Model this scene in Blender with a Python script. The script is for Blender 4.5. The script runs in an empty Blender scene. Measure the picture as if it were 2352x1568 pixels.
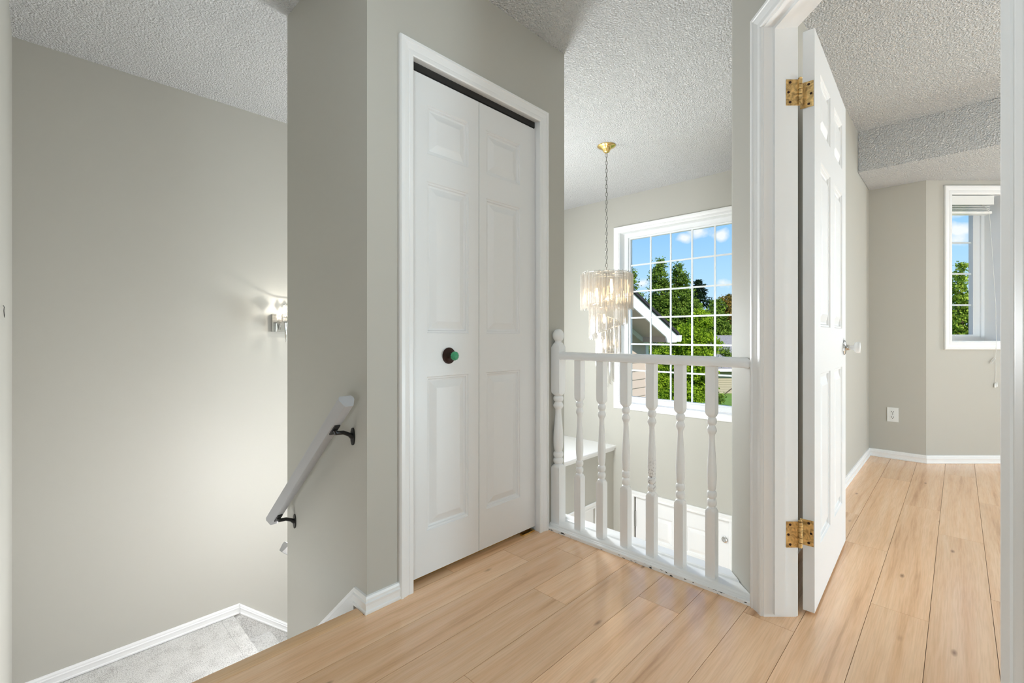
import bpy, bmesh, math, random
from mathutils import Vector, Matrix

# ------------------------------------------------------------------ camera, world, lights
scene = bpy.context.scene
COL = scene.collection
TH = math.radians(44.18)
CT, ST = math.cos(TH), math.sin(TH)
FW = Vector((CT, ST, 0))          # the direction the lens looks along; the bedroom doorway wall runs along it
RT = Vector((ST, -CT, 0))         # perpendicular to it
EYE = 0.966

cam_d = bpy.data.cameras.new('camera')
cam = bpy.data.objects.new('camera', cam_d)
COL.objects.link(cam)
cam.location = (0, 0, EYE)
cam.rotation_euler = (math.radians(90), 0, TH - math.radians(90))
cam_d.sensor_width = 36
cam_d.lens = 36 * 1056 / 2352
cam_d.shift_y = -12 / 2352
cam_d.clip_start = 0.02
cam_d.clip_end = 300
scene.camera = cam

scene.view_settings.view_transform = 'Standard'
scene.view_settings.look = 'None'
scene.view_settings.gamma = 1
scene.view_settings.exposure = 0.15
scene.view_settings.use_curve_mapping = False
cy = scene.cycles
cy.use_denoising = True
cy.max_bounces = 8
cy.diffuse_bounces = 5
cy.use_adaptive_sampling = True
cy.adaptive_threshold = 0.02
cy.glossy_bounces = 4
cy.transparent_max_bounces = 16
cy.caustics_reflective = False
cy.caustics_refractive = False
cy.sample_clamp_indirect = 8


SKY_CLOUDS = [((0.9071, 0.3661, 0.2076), 0.05), ((0.8982, 0.3929, 0.1973), 0.03), ((0.9227, 0.3318, 0.1962), 0.03), ((0.9377, 0.3314, 0.1044), 0.03), ((0.8733, 0.4746, 0.1106), 0.025), ((0.9866, -0.0004, 0.1634), 0.05), ((0.989, 0.003, 0.1482), 0.05), ((0.9822, -0.0028, 0.1876), 0.03)]


def build_world():
    w = bpy.data.worlds.new('sky')
    scene.world = w
    w.use_nodes = True
    nt = w.node_tree
    nt.nodes.clear()
    N, L = nt.nodes.new, nt.links.new
    out = N('ShaderNodeOutputWorld')
    bg = N('ShaderNodeBackground')
    tc = N('ShaderNodeTexCoord')
    sep = N('ShaderNodeSeparateXYZ')
    L(tc.outputs['Generated'], sep.inputs[0])
    ramp = N('ShaderNodeValToRGB')
    el = ramp.color_ramp.elements
    el[0].position = 0.0; el[0].color = (0.62, 0.80, 1.0, 1)
    el[1].position = 0.5; el[1].color = (0.10, 0.34, 0.88, 1)
    e = el.new(0.12); e.color = (0.44, 0.72, 1.0, 1)
    e = el.new(0.24); e.color = (0.26, 0.56, 0.98, 1)
    L(sep.outputs['Z'], ramp.inputs[0])
    mp = N('ShaderNodeMapping')
    mp.inputs['Scale'].default_value = (1.0, 1.0, 2.4)
    mp.inputs['Location'].default_value = (1.3, 0.4, 0.2)
    L(tc.outputs['Generated'], mp.inputs[0])
    nz = N('ShaderNodeTexNoise')
    nz.inputs['Scale'].default_value = 6.5
    nz.inputs['Detail'].default_value = 7
    nz.inputs['Roughness'].default_value = 0.55
    L(mp.outputs[0], nz.inputs['Vector'])
    cr = N('ShaderNodeValToRGB')
    cr.color_ramp.elements[0].position = 0.58
    cr.color_ramp.elements[1].position = 0.70
    L(nz.outputs[0], cr.inputs[0])
    mx = N('ShaderNodeMix'); mx.data_type = 'RGBA'
    # a few separate small clouds, each round its own point of the sky
    def sub(a, b_):
        n = N('ShaderNodeVectorMath'); n.operation = 'SUBTRACT'
        L(a, n.inputs[0]); n.inputs[1].default_value = b_
        return n.outputs[0]
    best = None
    for d, r in SKY_CLOUDS:
        st_ = N('ShaderNodeVectorMath'); st_.operation = 'MULTIPLY'
        L(sub(tc.outputs['Generated'], d), st_.inputs[0]); st_.inputs[1].default_value = (1, 1, 1.7)
        ln = N('ShaderNodeVectorMath'); ln.operation = 'LENGTH'; L(st_.outputs[0], ln.inputs[0])
        mr = N('ShaderNodeMapRange'); mr.inputs['From Max'].default_value = r
        mr.inputs['To Min'].default_value = 1.0; mr.inputs['To Max'].default_value = 0.0
        L(ln.outputs['Value'], mr.inputs['Value'])
        if best is None: best = mr.outputs[0]
        else:
            m_ = N('ShaderNodeMath'); m_.operation = 'MAXIMUM'; L(best, m_.inputs[0]); L(mr.outputs[0], m_.inputs[1]); best = m_.outputs[0]
    n3 = N('ShaderNodeTexNoise'); n3.inputs['Scale'].default_value = 26; n3.inputs['Detail'].default_value = 6
    L(tc.outputs['Generated'], n3.inputs['Vector'])
    ad = N('ShaderNodeMath'); ad.operation = 'MULTIPLY_ADD'; ad.inputs[1].default_value = 1.7
    L(n3.outputs[0], ad.inputs[0]); L(best, ad.inputs[2])
    c2 = N('ShaderNodeValToRGB'); c2.color_ramp.elements[0].position = 0.62; c2.color_ramp.elements[1].position = 0.86
    hf = N('ShaderNodeMath'); hf.operation = 'MULTIPLY'; hf.inputs[1].default_value = 0.5
    L(ad.outputs[0], hf.inputs[0]); L(hf.outputs[0], c2.inputs[0])
    mm = N('ShaderNodeMath'); mm.operation = 'MAXIMUM'; L(cr.outputs[0], mm.inputs[0]); L(c2.outputs[0], mm.inputs[1])
    mc = N('ShaderNodeMath'); mc.operation = 'MULTIPLY'; mc.inputs[1].default_value = 0.92; L(mm.outputs[0], mc.inputs[0])
    L(mc.outputs[0], mx.inputs[0])
    L(ramp.outputs[0], mx.inputs[6])
    mx.inputs[7].default_value = (0.95, 0.96, 1.0, 1)
    L(mx.outputs[2], bg.inputs['Color'])
    bg.inputs['Strength'].default_value = 1.0
    L(bg.outputs[0], out.inputs[0])


build_world()


def light(name, kind, loc, energy, color=(1, 1, 1), **kw):
    d = bpy.data.lights.new(name, kind)
    d.energy = energy
    d.color = color
    rot = kw.pop('rot', None)
    for k, v in kw.items():
        setattr(d, k, v)
    o = bpy.data.objects.new(name, d)
    o.location = loc
    if rot is not None:
        o.rotation_euler = rot
    COL.objects.link(o)
    return o


def aim(o, d):
    o.rotation_euler = Vector(d).to_track_quat('-Z', 'Y').to_euler()


sun = light('sun', 'SUN', (0, 0, 12), 5.0, (1.0, 0.95, 0.86), angle=math.radians(0.6))
aim(sun, (0.42, 0.80, -0.75))
# added unseen fills that brighten the rooms, beside the house's own landing ceiling lamp
light('hall_fill_light', 'POINT', (-1.15, -0.75, 0.60), 44, (0.73, 0.895, 1.0), shadow_soft_size=0.25)  # added fill behind the viewpoint, no fixture there
light('landing_ceiling_lamp_light', 'POINT', (0.36, 0.62, 1.90), 9.5, (0.78, 0.92, 1.0), shadow_soft_size=0.12)
light('stair_fill_light', 'POINT', (1.0, 2.37, -0.05), 21, (0.96, 0.965, 1.0), shadow_soft_size=0.10)  # added fill hidden behind the closet, brightens the far stair wall
light('stair_foot_fill_light', 'POINT', (0.04, 1.95, -0.35), 5, (0.96, 0.965, 1.0), shadow_soft_size=0.06)  # added low fill below the view, lifts the landing and lower wall
light('entry_stair_fill_light', 'POINT', (2.60, 2.50, 0.95), 92, (0.91, 0.965, 1.0), shadow_soft_size=0.20)  # added fill out of sight behind the closet, for entry wall and ceiling
light('entry_lower_fill_light', 'POINT', (2.28, 1.60, -1.55), 40, (0.89, 0.965, 1.0), shadow_soft_size=0.32)  # added fill below the landing edge, lights the entry from beneath
light('bedroom_low_fill_light', 'POINT', (2.9, -1.9, 0.25), 122, (0.69, 0.88, 1.0), shadow_soft_size=0.25)  # added fill near the bedroom floor, brightens the ceiling
light('bedroom_high_fill_light', 'POINT', (3.2, -1.5, 2.15), 12, (0.78, 0.92, 1.0), shadow_soft_size=0.2)  # added high fill for the bedroom floor, no fixture
dl = light('bedroom_area_fill_light', 'AREA', (5.50, -2.2, 1.45), 50, (0.90, 0.96, 1.0), shape='RECTANGLE', size=1.7, size_y=1.3)  # added area light in an unseen wall opening, stands in for daylight
aim(dl, (-1, 0, 0))

# ------------------------------------------------------------------ materials


def new_mat(name):
    m = bpy.data.materials.new(name)
    m.use_nodes = True
    nt = m.node_tree
    b = nt.nodes['Principled BSDF']
    return m, nt, b


def plain(name, col, rough=0.5, metal=0.0, spec=0.5, bump=None, bscale=60, bdist=0.001, vary=0.0):
    m, nt, b = new_mat(name)
    b.inputs['Base Color'].default_value = (*col, 1)
    b.inputs['Roughness'].default_value = rough
    b.inputs['Metallic'].default_value = metal
    b.inputs['Specular IOR Level'].default_value = spec
    N, L = nt.nodes.new, nt.links.new
    tc = N('ShaderNodeTexCoord')
    nz = N('ShaderNodeTexNoise')
    nz.inputs['Scale'].default_value = bscale
    nz.inputs['Detail'].default_value = 4
    L(tc.outputs['Object'], nz.inputs['Vector'])
    if vary:
        mx = N('ShaderNodeMix'); mx.data_type = 'RGBA'
        mx.inputs[6].default_value = (*[c * (1 - vary) for c in col], 1)
        mx.inputs[7].default_value = (*[min(1, c * (1 + vary)) for c in col], 1)
        L(nz.outputs[0], mx.inputs[0])
        L(mx.outputs[2], b.inputs['Base Color'])
    if bump:
        bp = N('ShaderNodeBump')
        bp.inputs['Strength'].default_value = bump
        bp.inputs['Distance'].default_value = bdist
        L(nz.outputs[0], bp.inputs['Height'])
        L(bp.outputs[0], b.inputs['Normal'])
    return m


M = {}
M['wall'] = plain('painted_wall', (0.50, 0.487, 0.441), 0.55, spec=0.3, bump=0.12, bscale=220, bdist=0.0006)
M['white'] = plain('white_trim_paint', (0.86, 0.86, 0.86), 0.34, spec=0.5, bump=0.06, bscale=90, bdist=0.0004)
M['railpaint'] = plain('white_gloss_paint', (0.90, 0.90, 0.90), 0.22, spec=0.5, bump=0.08, bscale=60, bdist=0.0006)
M['shaded_rail'] = plain('shaded_white_rail_paint', (0.43, 0.43, 0.44), 0.35, bump=0.08, bscale=60, bdist=0.0005)  # whitish rail darkened to grey, its shade put into the colour
M['vinyl'] = plain('white_vinyl', (0.80, 0.81, 0.82), 0.3)
M['black'] = plain('black_metal', (0.016, 0.015, 0.015), 0.32, metal=0.3, spec=0.6)
M['track'] = plain('dark_track_metal', (0.02, 0.019, 0.018), 0.4)
M['dark'] = plain('dark_gap', (0.015, 0.011, 0.008), 0.9)
M['subfloor'] = plain('plank_joint', (0.20, 0.105, 0.05), 0.9)
M['chrome'] = plain('chrome', (0.62, 0.62, 0.61), 0.12, metal=1.0)
M['steel'] = plain('brushed_nickel', (0.42, 0.41, 0.39), 0.26, metal=1.0)
M['gold'] = plain('polished_brass', (0.86, 0.62, 0.24), 0.16, metal=1.0)
M['porcelain'] = plain('white_porcelain', (0.86, 0.86, 0.86), 0.12)
M['bronze'] = plain('dark_bronze', (0.035, 0.014, 0.010), 0.38, metal=0.5)
M['cord'] = plain('white_cord', (0.75, 0.75, 0.72), 0.7)
M['plastic'] = plain('white_plastic', (0.82, 0.82, 0.80), 0.3)
M['slot'] = plain('outlet_slot', (0.05, 0.05, 0.05), 0.6)


def mat_ceiling():
    m, nt, b = new_mat('popcorn_ceiling')
    N, L = nt.nodes.new, nt.links.new
    b.inputs['Roughness'].default_value = 0.9
    b.inputs['Specular IOR Level'].default_value = 0.1
    tc = N('ShaderNodeTexCoord')
    nz = N('ShaderNodeTexNoise')
    nz.inputs['Scale'].default_value = 105
    nz.inputs['Detail'].default_value = 3
    nz.inputs['Roughness'].default_value = 0.6
    L(tc.outputs['Object'], nz.inputs['Vector'])
    cr = N('ShaderNodeValToRGB')
    cr.color_ramp.elements[0].position = 0.36
    cr.color_ramp.elements[1].position = 0.62
    L(nz.outputs[0], cr.inputs[0])
    bp = N('ShaderNodeBump')
    bp.inputs['Strength'].default_value = 0.9
    bp.inputs['Distance'].default_value = 0.015
    vo = N('ShaderNodeTexVoronoi'); vo.feature = 'SMOOTH_F1'
    vo.inputs['Scale'].default_value = 115
    vo.inputs['Smoothness'].default_value = 0.6
    L(tc.outputs['Object'], vo.inputs['Vector'])
    ma = N('ShaderNodeMath'); ma.operation = 'MULTIPLY_ADD'
    ma.inputs[1].default_value = -1.1
    L(vo.outputs['Distance'], ma.inputs[0]); L(cr.outputs[0], ma.inputs[2])
    L(ma.outputs[0], bp.inputs['Height'])
    L(bp.outputs[0], b.inputs['Normal'])
    b.inputs['Base Color'].default_value = (0.93, 0.925, 0.92, 1)
    return m


def mat_carpet():
    m, nt, b = new_mat('cut_pile_carpet')
    N, L = nt.nodes.new, nt.links.new
    b.inputs['Roughness'].default_value = 1.0
    b.inputs['Specular IOR Level'].default_value = 0.05
    tc = N('ShaderNodeTexCoord')
    nz = N('ShaderNodeTexNoise')
    nz.inputs['Scale'].default_value = 170
    nz.inputs['Detail'].default_value = 4
    L(tc.outputs['Object'], nz.inputs['Vector'])
    n2 = N('ShaderNodeTexNoise')
    n2.inputs['Scale'].default_value = 14
    n2.inputs['Detail'].default_value = 5
    L(tc.outputs['Object'], n2.inputs['Vector'])
    ad = N('ShaderNodeMath'); ad.operation = 'MULTIPLY_ADD'
    ad.inputs[1].default_value = 0.45
    L(n2.outputs[0], ad.inputs[0]); L(nz.outputs[0], ad.inputs[2])
    cr = N('ShaderNodeValToRGB')
    cr.color_ramp.elements[0].position = 0.45; cr.color_ramp.elements[0].color = (0.36, 0.345, 0.33, 1)
    cr.color_ramp.elements[1].position = 0.80; cr.color_ramp.elements[1].color = (0.72, 0.71, 0.69, 1)
    L(ad.outputs[0], cr.inputs[0])
    L(cr.outputs[0], b.inputs['Base Color'])
    bp = N('ShaderNodeBump')
    bp.inputs['Strength'].default_value = 0.9
    bp.inputs['Distance'].default_value = 0.005
    L(nz.outputs[0], bp.inputs['Height'])
    L(bp.outputs[0], b.inputs['Normal'])
    return m


def mat_wood(name, dark=1.0, attr=True):
    m, nt, b = new_mat(name)
    N, L = nt.nodes.new, nt.links.new
    tc = N('ShaderNodeTexCoord')
    at = N('ShaderNodeAttribute'); at.attribute_name = 'plank'
    sc = N('ShaderNodeVectorMath'); sc.operation = 'MULTIPLY_ADD'
    sc.inputs[1].default_value = (17, 9, 5)
    L(at.outputs['Color'], sc.inputs[0]); L(tc.outputs['Object'], sc.inputs[2])
    # warp
    wz = N('ShaderNodeTexNoise'); wz.inputs['Scale'].default_value = 0.9; wz.inputs['Detail'].default_value = 2
    L(sc.outputs[0], wz.inputs['Vector'])
    wv = N('ShaderNodeVectorMath'); wv.operation = 'MULTIPLY_ADD'
    wv.inputs[1].default_value = (0.0, 0.035, 0.0)
    L(wz.outputs['Color'], wv.inputs[0]); L(sc.outputs[0], wv.inputs[2])
    mp = N('ShaderNodeMapping'); mp.inputs['Scale'].default_value = (0.55, 13, 1)
    L(wv.outputs[0], mp.inputs[0])
    g1 = N('ShaderNodeTexNoise'); g1.inputs['Scale'].default_value = 1.6; g1.inputs['Detail'].default_value = 6; g1.inputs['Roughness'].default_value = 0.6
    L(mp.outputs[0], g1.inputs['Vector'])
    mp2 = N('ShaderNodeMapping'); mp2.inputs['Scale'].default_value = (6, 160, 1)
    L(wv.outputs[0], mp2.inputs[0])
    g2 = N('ShaderNodeTexNoise'); g2.inputs['Scale'].default_value = 1.5; g2.inputs['Detail'].default_value = 3
    L(mp2.outputs[0], g2.inputs['Vector'])
    cr = N('ShaderNodeValToRGB')
    el = cr.color_ramp.elements
    k = dark
    el[0].position = 0.25; el[0].color = (0.58 * k, 0.315 * k * k, 0.15 * k * k, 1)
    el[1].position = 0.66; el[1].color = (0.95 * k, 0.65 * k, 0.415 * k * k, 1)
    e = el.new(0.42); e.color = (0.88 * k, 0.545 * k, 0.315 * k * k, 1)
    L(g1.outputs[0], cr.inputs[0])
    # fine grain
    mx = N('ShaderNodeMix'); mx.data_type = 'RGBA'; mx.blend_type = 'MULTIPLY'
    mx.inputs[0].default_value = 0.32
    gr = N('ShaderNodeValToRGB')
    gr.color_ramp.elements[0].position = 0.35; gr.color_ramp.elements[0].color = (0.72, 0.66, 0.60, 1)
    gr.color_ramp.elements[1].position = 0.6; gr.color_ramp.elements[1].color = (1, 1, 1, 1)
    L(g2.outputs[0], gr.inputs[0])
    L(cr.outputs[0], mx.inputs[6]); L(gr.outputs[0], mx.inputs[7])
    # plank tone
    hv = N('ShaderNodeHueSaturation')
    sr = N('ShaderNodeSeparateColor'); L(at.outputs['Color'], sr.inputs[0])
    mr = N('ShaderNodeMapRange'); mr.inputs['To Min'].default_value = 0.90; mr.inputs['To Max'].default_value = 1.07
    L(sr.outputs[0], mr.inputs['Value']); L(mr.outputs[0], hv.inputs['Value'])
    L(mx.outputs[2], hv.inputs['Color'])
    # knots
    mpk = N('ShaderNodeMapping'); mpk.inputs['Scale'].default_value = (1.0, 2.9, 1)
    L(sc.outputs[0], mpk.inputs[0])
    vo = N('ShaderNodeTexVoronoi'); vo.voronoi_dimensions = '2D'; vo.inputs['Scale'].default_value = 2.2
    L(mpk.outputs[0], vo.inputs['Vector'])
    kr = N('ShaderNodeValToRGB')
    kr.color_ramp.elements[0].position = 0.008; kr.color_ramp.elements[0].color = (1, 1, 1, 1)
    kr.color_ramp.elements[1].position = 0.058; kr.color_ramp.elements[1].color = (0, 0, 0, 1)
    L(vo.outputs['Distance'], kr.inputs[0])
    mk = N('ShaderNodeMix'); mk.data_type = 'RGBA'
    mk.inputs[7].default_value = (0.20, 0.085, 0.035, 1)
    vc = N('ShaderNodeSeparateColor'); L(vo.outputs['Color'], vc.inputs[0])
    vg = N('ShaderNodeMapRange'); vg.inputs['From Min'].default_value = 0.66; vg.inputs['From Max'].default_value = 0.90; vg.inputs['To Max'].default_value = 0.8
    L(vc.outputs[0], vg.inputs['Value'])
    km = N('ShaderNodeMath'); km.operation = 'MULTIPLY'; L(vg.outputs[0], km.inputs[1])
    L(kr.outputs[0], km.inputs[0]); L(km.outputs[0], mk.inputs[0])
    L(hv.outputs[0], mk.inputs[6])
    L(mk.outputs[2], b.inputs['Base Color'])
    b.inputs['Roughness'].default_value = 0.23
    b.inputs['Specular IOR Level'].default_value = 1.0
    bp = N('ShaderNodeBump'); bp.inputs['Strength'].default_value = 0.06; bp.inputs['Distance'].default_value = 0.0006
    L(g2.outputs[0], bp.inputs['Height']); L(bp.outputs[0], b.inputs['Normal'])
    return m


def mat_molded():
    """white moulded door skin with an embossed wood grain"""
    m, nt, b = new_mat('moulded_door_skin')
    N, L = nt.nodes.new, nt.links.new
    b.inputs['Base Color'].default_value = (0.80, 0.80, 0.80, 1)
    b.inputs['Roughness'].default_value = 0.38
    tc = N('ShaderNodeTexCoord')
    mp = N('ShaderNodeMapping'); mp.inputs['Scale'].default_value = (14, 14, 190)
    L(tc.outputs['Object'], mp.inputs[0])
    nz = N('ShaderNodeTexNoise'); nz.inputs['Scale'].default_value = 1; nz.inputs['Detail'].default_value = 4
    nz.inputs['Distortion'].default_value = 1.0
    L(mp.outputs[0], nz.inputs['Vector'])
    bp = N('ShaderNodeBump'); bp.inputs['Strength'].default_value = 0.16; bp.inputs['Distance'].default_value = 0.0008
    L(nz.outputs[0], bp.inputs['Height']); L(bp.outputs[0], b.inputs['Normal'])
    return m


def mat_scuffed(name, base, lo, hi, col=(0.20, 0.19, 0.19), scale=70, thr=(0.55, 0.66), zscale=1.0, rough=0.25):
    """paint with worn marks in the band lo..hi of the object's own height"""
    m, nt, b = new_mat(name)
    N, L = nt.nodes.new, nt.links.new
    b.inputs['Roughness'].default_value = rough
    tc = N('ShaderNodeTexCoord'); sp = N('ShaderNodeSeparateXYZ'); L(tc.outputs['Object'], sp.inputs[0])
    mp = N('ShaderNodeMapping'); mp.inputs['Scale'].default_value = (1, 1, zscale); L(tc.outputs['Object'], mp.inputs[0])
    nz = N('ShaderNodeTexNoise'); nz.inputs['Scale'].default_value = scale; nz.inputs['Detail'].default_value = 4
    L(mp.outputs[0], nz.inputs['Vector'])
    cr = N('ShaderNodeValToRGB'); cr.color_ramp.elements[0].position = thr[0]; cr.color_ramp.elements[1].position = thr[1]
    L(nz.outputs[0], cr.inputs[0])
    sf = 0.03 if hi - lo > 0.05 else 0.0005
    a = N('ShaderNodeMapRange'); a.inputs['From Min'].default_value = lo; a.inputs['From Max'].default_value = lo + sf
    c = N('ShaderNodeMapRange'); c.inputs['From Min'].default_value = hi; c.inputs['From Max'].default_value = hi - sf * 3
    L(sp.outputs['Z'], a.inputs[0]); L(sp.outputs['Z'], c.inputs[0])
    p = N('ShaderNodeMath'); p.operation = 'MULTIPLY'; L(a.outputs[0], p.inputs[0]); L(c.outputs[0], p.inputs[1])
    q = N('ShaderNodeMath'); q.operation = 'MULTIPLY'; L(p.outputs[0], q.inputs[0]); L(cr.outputs[0], q.inputs[1])
    mx = N('ShaderNodeMix'); mx.data_type = 'RGBA'
    mx.inputs[6].default_value = (*base, 1); mx.inputs[7].default_value = (*col, 1)
    L(q.outputs[0], mx.inputs[0]); L(mx.outputs[2], b.inputs['Base Color'])
    return m


def mat_thin_glass(name, tint=(1, 1, 1), gloss=0.08, body=0.0, body_col=(1, 1, 1), rough=0.02):
    m = bpy.data.materials.new(name)
    m.use_nodes = True
    nt = m.node_tree; nt.nodes.clear()
    N, L = nt.nodes.new, nt.links.new
    out = N('ShaderNodeOutputMaterial')
    tr = N('ShaderNodeBsdfTransparent'); tr.inputs[0].default_value = (*tint, 1)
    gl = N('ShaderNodeBsdfGlossy'); gl.inputs['Roughness'].default_value = rough
    lw = N('ShaderNodeLayerWeight'); lw.inputs[0].default_value = 0.25
    mr = N('ShaderNodeMapRange'); mr.inputs['To Min'].default_value = gloss; mr.inputs['To Max'].default_value = min(1, gloss + 0.5)
    L(lw.outputs['Facing'], mr.inputs['Value'])
    mx = N('ShaderNodeMixShader'); L(mr.outputs[0], mx.inputs[0])
    if body:
        tl = N('ShaderNodeBsdfTranslucent'); tl.inputs[0].default_value = (*body_col, 1)
        df = N('ShaderNodeBsdfDiffuse'); df.inputs[0].default_value = (*body_col, 1)
        m1 = N('ShaderNodeMixShader'); m1.inputs[0].default_value = 0.5
        L(tl.outputs[0], m1.inputs[1]); L(df.outputs[0], m1.inputs[2])
        m2 = N('ShaderNodeMixShader'); m2.inputs[0].default_value = body
        L(tr.outputs[0], m2.inputs[1]); L(m1.outputs[0], m2.inputs[2])
        L(m2.outputs[0], mx.inputs[1])
    else:
        L(tr.outputs[0], mx.inputs[1])
    L(gl.outputs[0], mx.inputs[2])
    L(mx.outputs[0], out.inputs[0])
    return m


def mat_emit(name, col, strength):
    m, nt, b = new_mat(name)
    b.inputs['Base Color'].default_value = (*col, 1)
    b.inputs['Emission Color'].default_value = (*col, 1)
    b.inputs['Emission Strength'].default_value = strength
    return m


def mat_leaf(name, dark, light_, trans=0.35):
    m = bpy.data.materials.new(name)
    m.use_nodes = True
    nt = m.node_tree; nt.nodes.clear()
    N, L = nt.nodes.new, nt.links.new
    out = N('ShaderNodeOutputMaterial')
    at = N('ShaderNodeAttribute'); at.attribute_name = 'leaf'
    mx = N('ShaderNodeMix'); mx.data_type = 'RGBA'
    mx.inputs[6].default_value = (*dark, 1); mx.inputs[7].default_value = (*light_, 1)
    L(at.outputs['Fac'], mx.inputs[0])
    df = N('ShaderNodeBsdfDiffuse'); tl = N('ShaderNodeBsdfTranslucent')
    L(mx.outputs[2], df.inputs[0]); L(mx.outputs[2], tl.inputs[0])
    ms = N('ShaderNodeMixShader'); ms.inputs[0].default_value = trans
    L(df.outputs[0], ms.inputs[1]); L(tl.outputs[0], ms.inputs[2])
    L(ms.outputs[0], out.inputs[0])
    return m


M['ceiling'] = mat_ceiling()
M['carpet'] = mat_carpet()
M['wood'] = mat_wood('maple_laminate')
M['nosing'] = mat_wood('maple_nosing', 0.94)
M['door'] = mat_molded()
m = bpy.data.materials.new('window_glass'); m.use_nodes = True; m.node_tree.nodes.clear()
_o = m.node_tree.nodes.new('ShaderNodeOutputMaterial'); _t = m.node_tree.nodes.new('ShaderNodeBsdfTransparent')
_t.inputs[0].default_value = (0.97, 0.98, 0.98, 1); m.node_tree.links.new(_t.outputs[0], _o.inputs[0])
M['glass'] = m
M['crystal'] = mat_thin_glass('acrylic_prism', tint=(0.90, 0.89, 0.87), gloss=0.17, body=0.15, body_col=(1.0, 0.96, 0.91), rough=0.08)
M['shade'] = mat_thin_glass('cut_glass', tint=(0.97, 0.96, 0.94), gloss=0.12, body=0.85, body_col=(1, 0.96, 0.9), rough=0.1)
M['bulb'] = mat_emit('warm_bulb', (1.0, 0.66, 0.34), 11)
M['bulb_white'] = mat_emit('bright_bulb', (1.0, 0.90, 0.76), 14)
M['scuffed'] = mat_scuffed('scuffed_white_paint', (0.90, 0.90, 0.90), 0.295, 0.46, col=(0.30, 0.29, 0.29), scale=120, thr=(0.52, 0.70))
M['chipped'] = mat_scuffed('chipped_white_paint', (0.90, 0.90, 0.90), -0.01, 0.013, col=(0.03, 0.035, 0.04), scale=38, thr=(0.60, 0.63), zscale=3.0)

# green glass for the closet knob
m, nt, b = new_mat('green_glass')
b.inputs['Base Color'].default_value = (0.10, 0.62, 0.30, 1)
b.inputs['Roughness'].default_value = 0.06
b.inputs['Transmission Weight'].default_value = 0.55
b.inputs['IOR'].default_value = 1.45
M['green_glass'] = m


def mat_brass():
    m, nt, b = new_mat('worn_brass')
    N, L = nt.nodes.new, nt.links.new
    b.inputs['Metallic'].default_value = 0.75
    b.inputs['Roughness'].default_value = 0.36
    tc = N('ShaderNodeTexCoord')
    nz = N('ShaderNodeTexNoise'); nz.inputs['Scale'].default_value = 45; nz.inputs['Detail'].default_value = 5; nz.inputs['Distortion'].default_value = 1.5
    L(tc.outputs['Object'], nz.inputs['Vector'])
    cr = N('ShaderNodeValToRGB')
    cr.color_ramp.elements[0].position = 0.35; cr.color_ramp.elements[0].color = (0.42, 0.27, 0.11, 1)
    cr.color_ramp.elements[1].position = 0.65; cr.color_ramp.elements[1].color = (0.92, 0.64, 0.27, 1)
    L(nz.outputs[0], cr.inputs[0]); L(cr.outputs[0], b.inputs['Base Color'])
    return m


M['brass'] = mat_brass()

# ------------------------------------------------------------------ mesh helpers


def link(name, bm, mat, parent=None, smooth=False, tri=False):
    bmesh.ops.remove_doubles(bm, verts=bm.verts, dist=1e-6) if tri else None
    me = bpy.data.meshes.new(name)
    bm.normal_update()
    bm.to_mesh(me)
    bm.free()
    if mat is not None:
        me.materials.append(mat)
    if smooth:
        me.polygons.foreach_set('use_smooth', [True] * len(me.polygons))
        if smooth != 'all':
            me.set_sharp_from_angle(angle=math.radians(smooth if smooth is not True else 40))
    o = bpy.data.objects.new(name, me)
    COL.objects.link(o)
    if parent is not None:
        o.parent = parent
    return o


def tag(o, label=None, cat=None, group=None, kind=None):
    if label: o['label'] = label
    if cat: o['category'] = cat
    if group: o['group'] = group
    if kind: o['kind'] = kind
    return o


def struct(o, label):
    o['kind'] = 'structure'
    o['label'] = label
    return o


def empty(name, loc=(0, 0, 0), rz=0.0):
    o = bpy.data.objects.new(name, None)
    o.location = loc
    o.rotation_euler = (0, 0, rz)
    o.empty_display_size = 0.1
    COL.objects.link(o)
    return o


def V(*a):
    return Vector(a)


def cam_pt(F, R, z=0.0):
    p = FW * F + RT * R
    return Vector((p.x, p.y, z))


def add_box(bm, x0, x1, y0, y1, z0, z1):
    vs = [bm.verts.new((x, y, z)) for z in (z0, z1) for y in (y0, y1) for x in (x0, x1)]
    for f in ((0, 2, 3, 1), (4, 5, 7, 6), (0, 1, 5, 4), (2, 6, 7, 3), (0, 4, 6, 2), (1, 3, 7, 5)):
        bm.faces.new([vs[i] for i in f])
    return vs


def add_obox(bm, o, u, v, w):
    """box from corner o with edge vectors u, v, w"""
    o, u, v, w = map(Vector, (o, u, v, w))
    if u.cross(v).dot(w) < 0:
        u, v = v, u
    vs = [bm.verts.new(o + u * i + v * j + w * k) for k in (0, 1) for j in (0, 1) for i in (0, 1)]
    for f in ((0, 2, 3, 1), (4, 5, 7, 6), (0, 1, 5, 4), (2, 6, 7, 3), (0, 4, 6, 2), (1, 3, 7, 5)):
        bm.faces.new([vs[i] for i in f])


def add_prism(bm, poly, z0, z1):
    area = sum(poly[i][0] * poly[(i + 1) % len(poly)][1] - poly[(i + 1) % len(poly)][0] * poly[i][1] for i in range(len(poly)))
    if area < 0:
        poly = poly[::-1]
    lo = [bm.verts.new((p[0], p[1], z0)) for p in poly]
    hi = [bm.verts.new((p[0], p[1], z1)) for p in poly]
    n = len(poly)
    bm.faces.new(lo[::-1]); bm.faces.new(hi)
    for i in range(n):
        j = (i + 1) % n
        bm.faces.new((lo[i], lo[j], hi[j], hi[i]))


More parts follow.
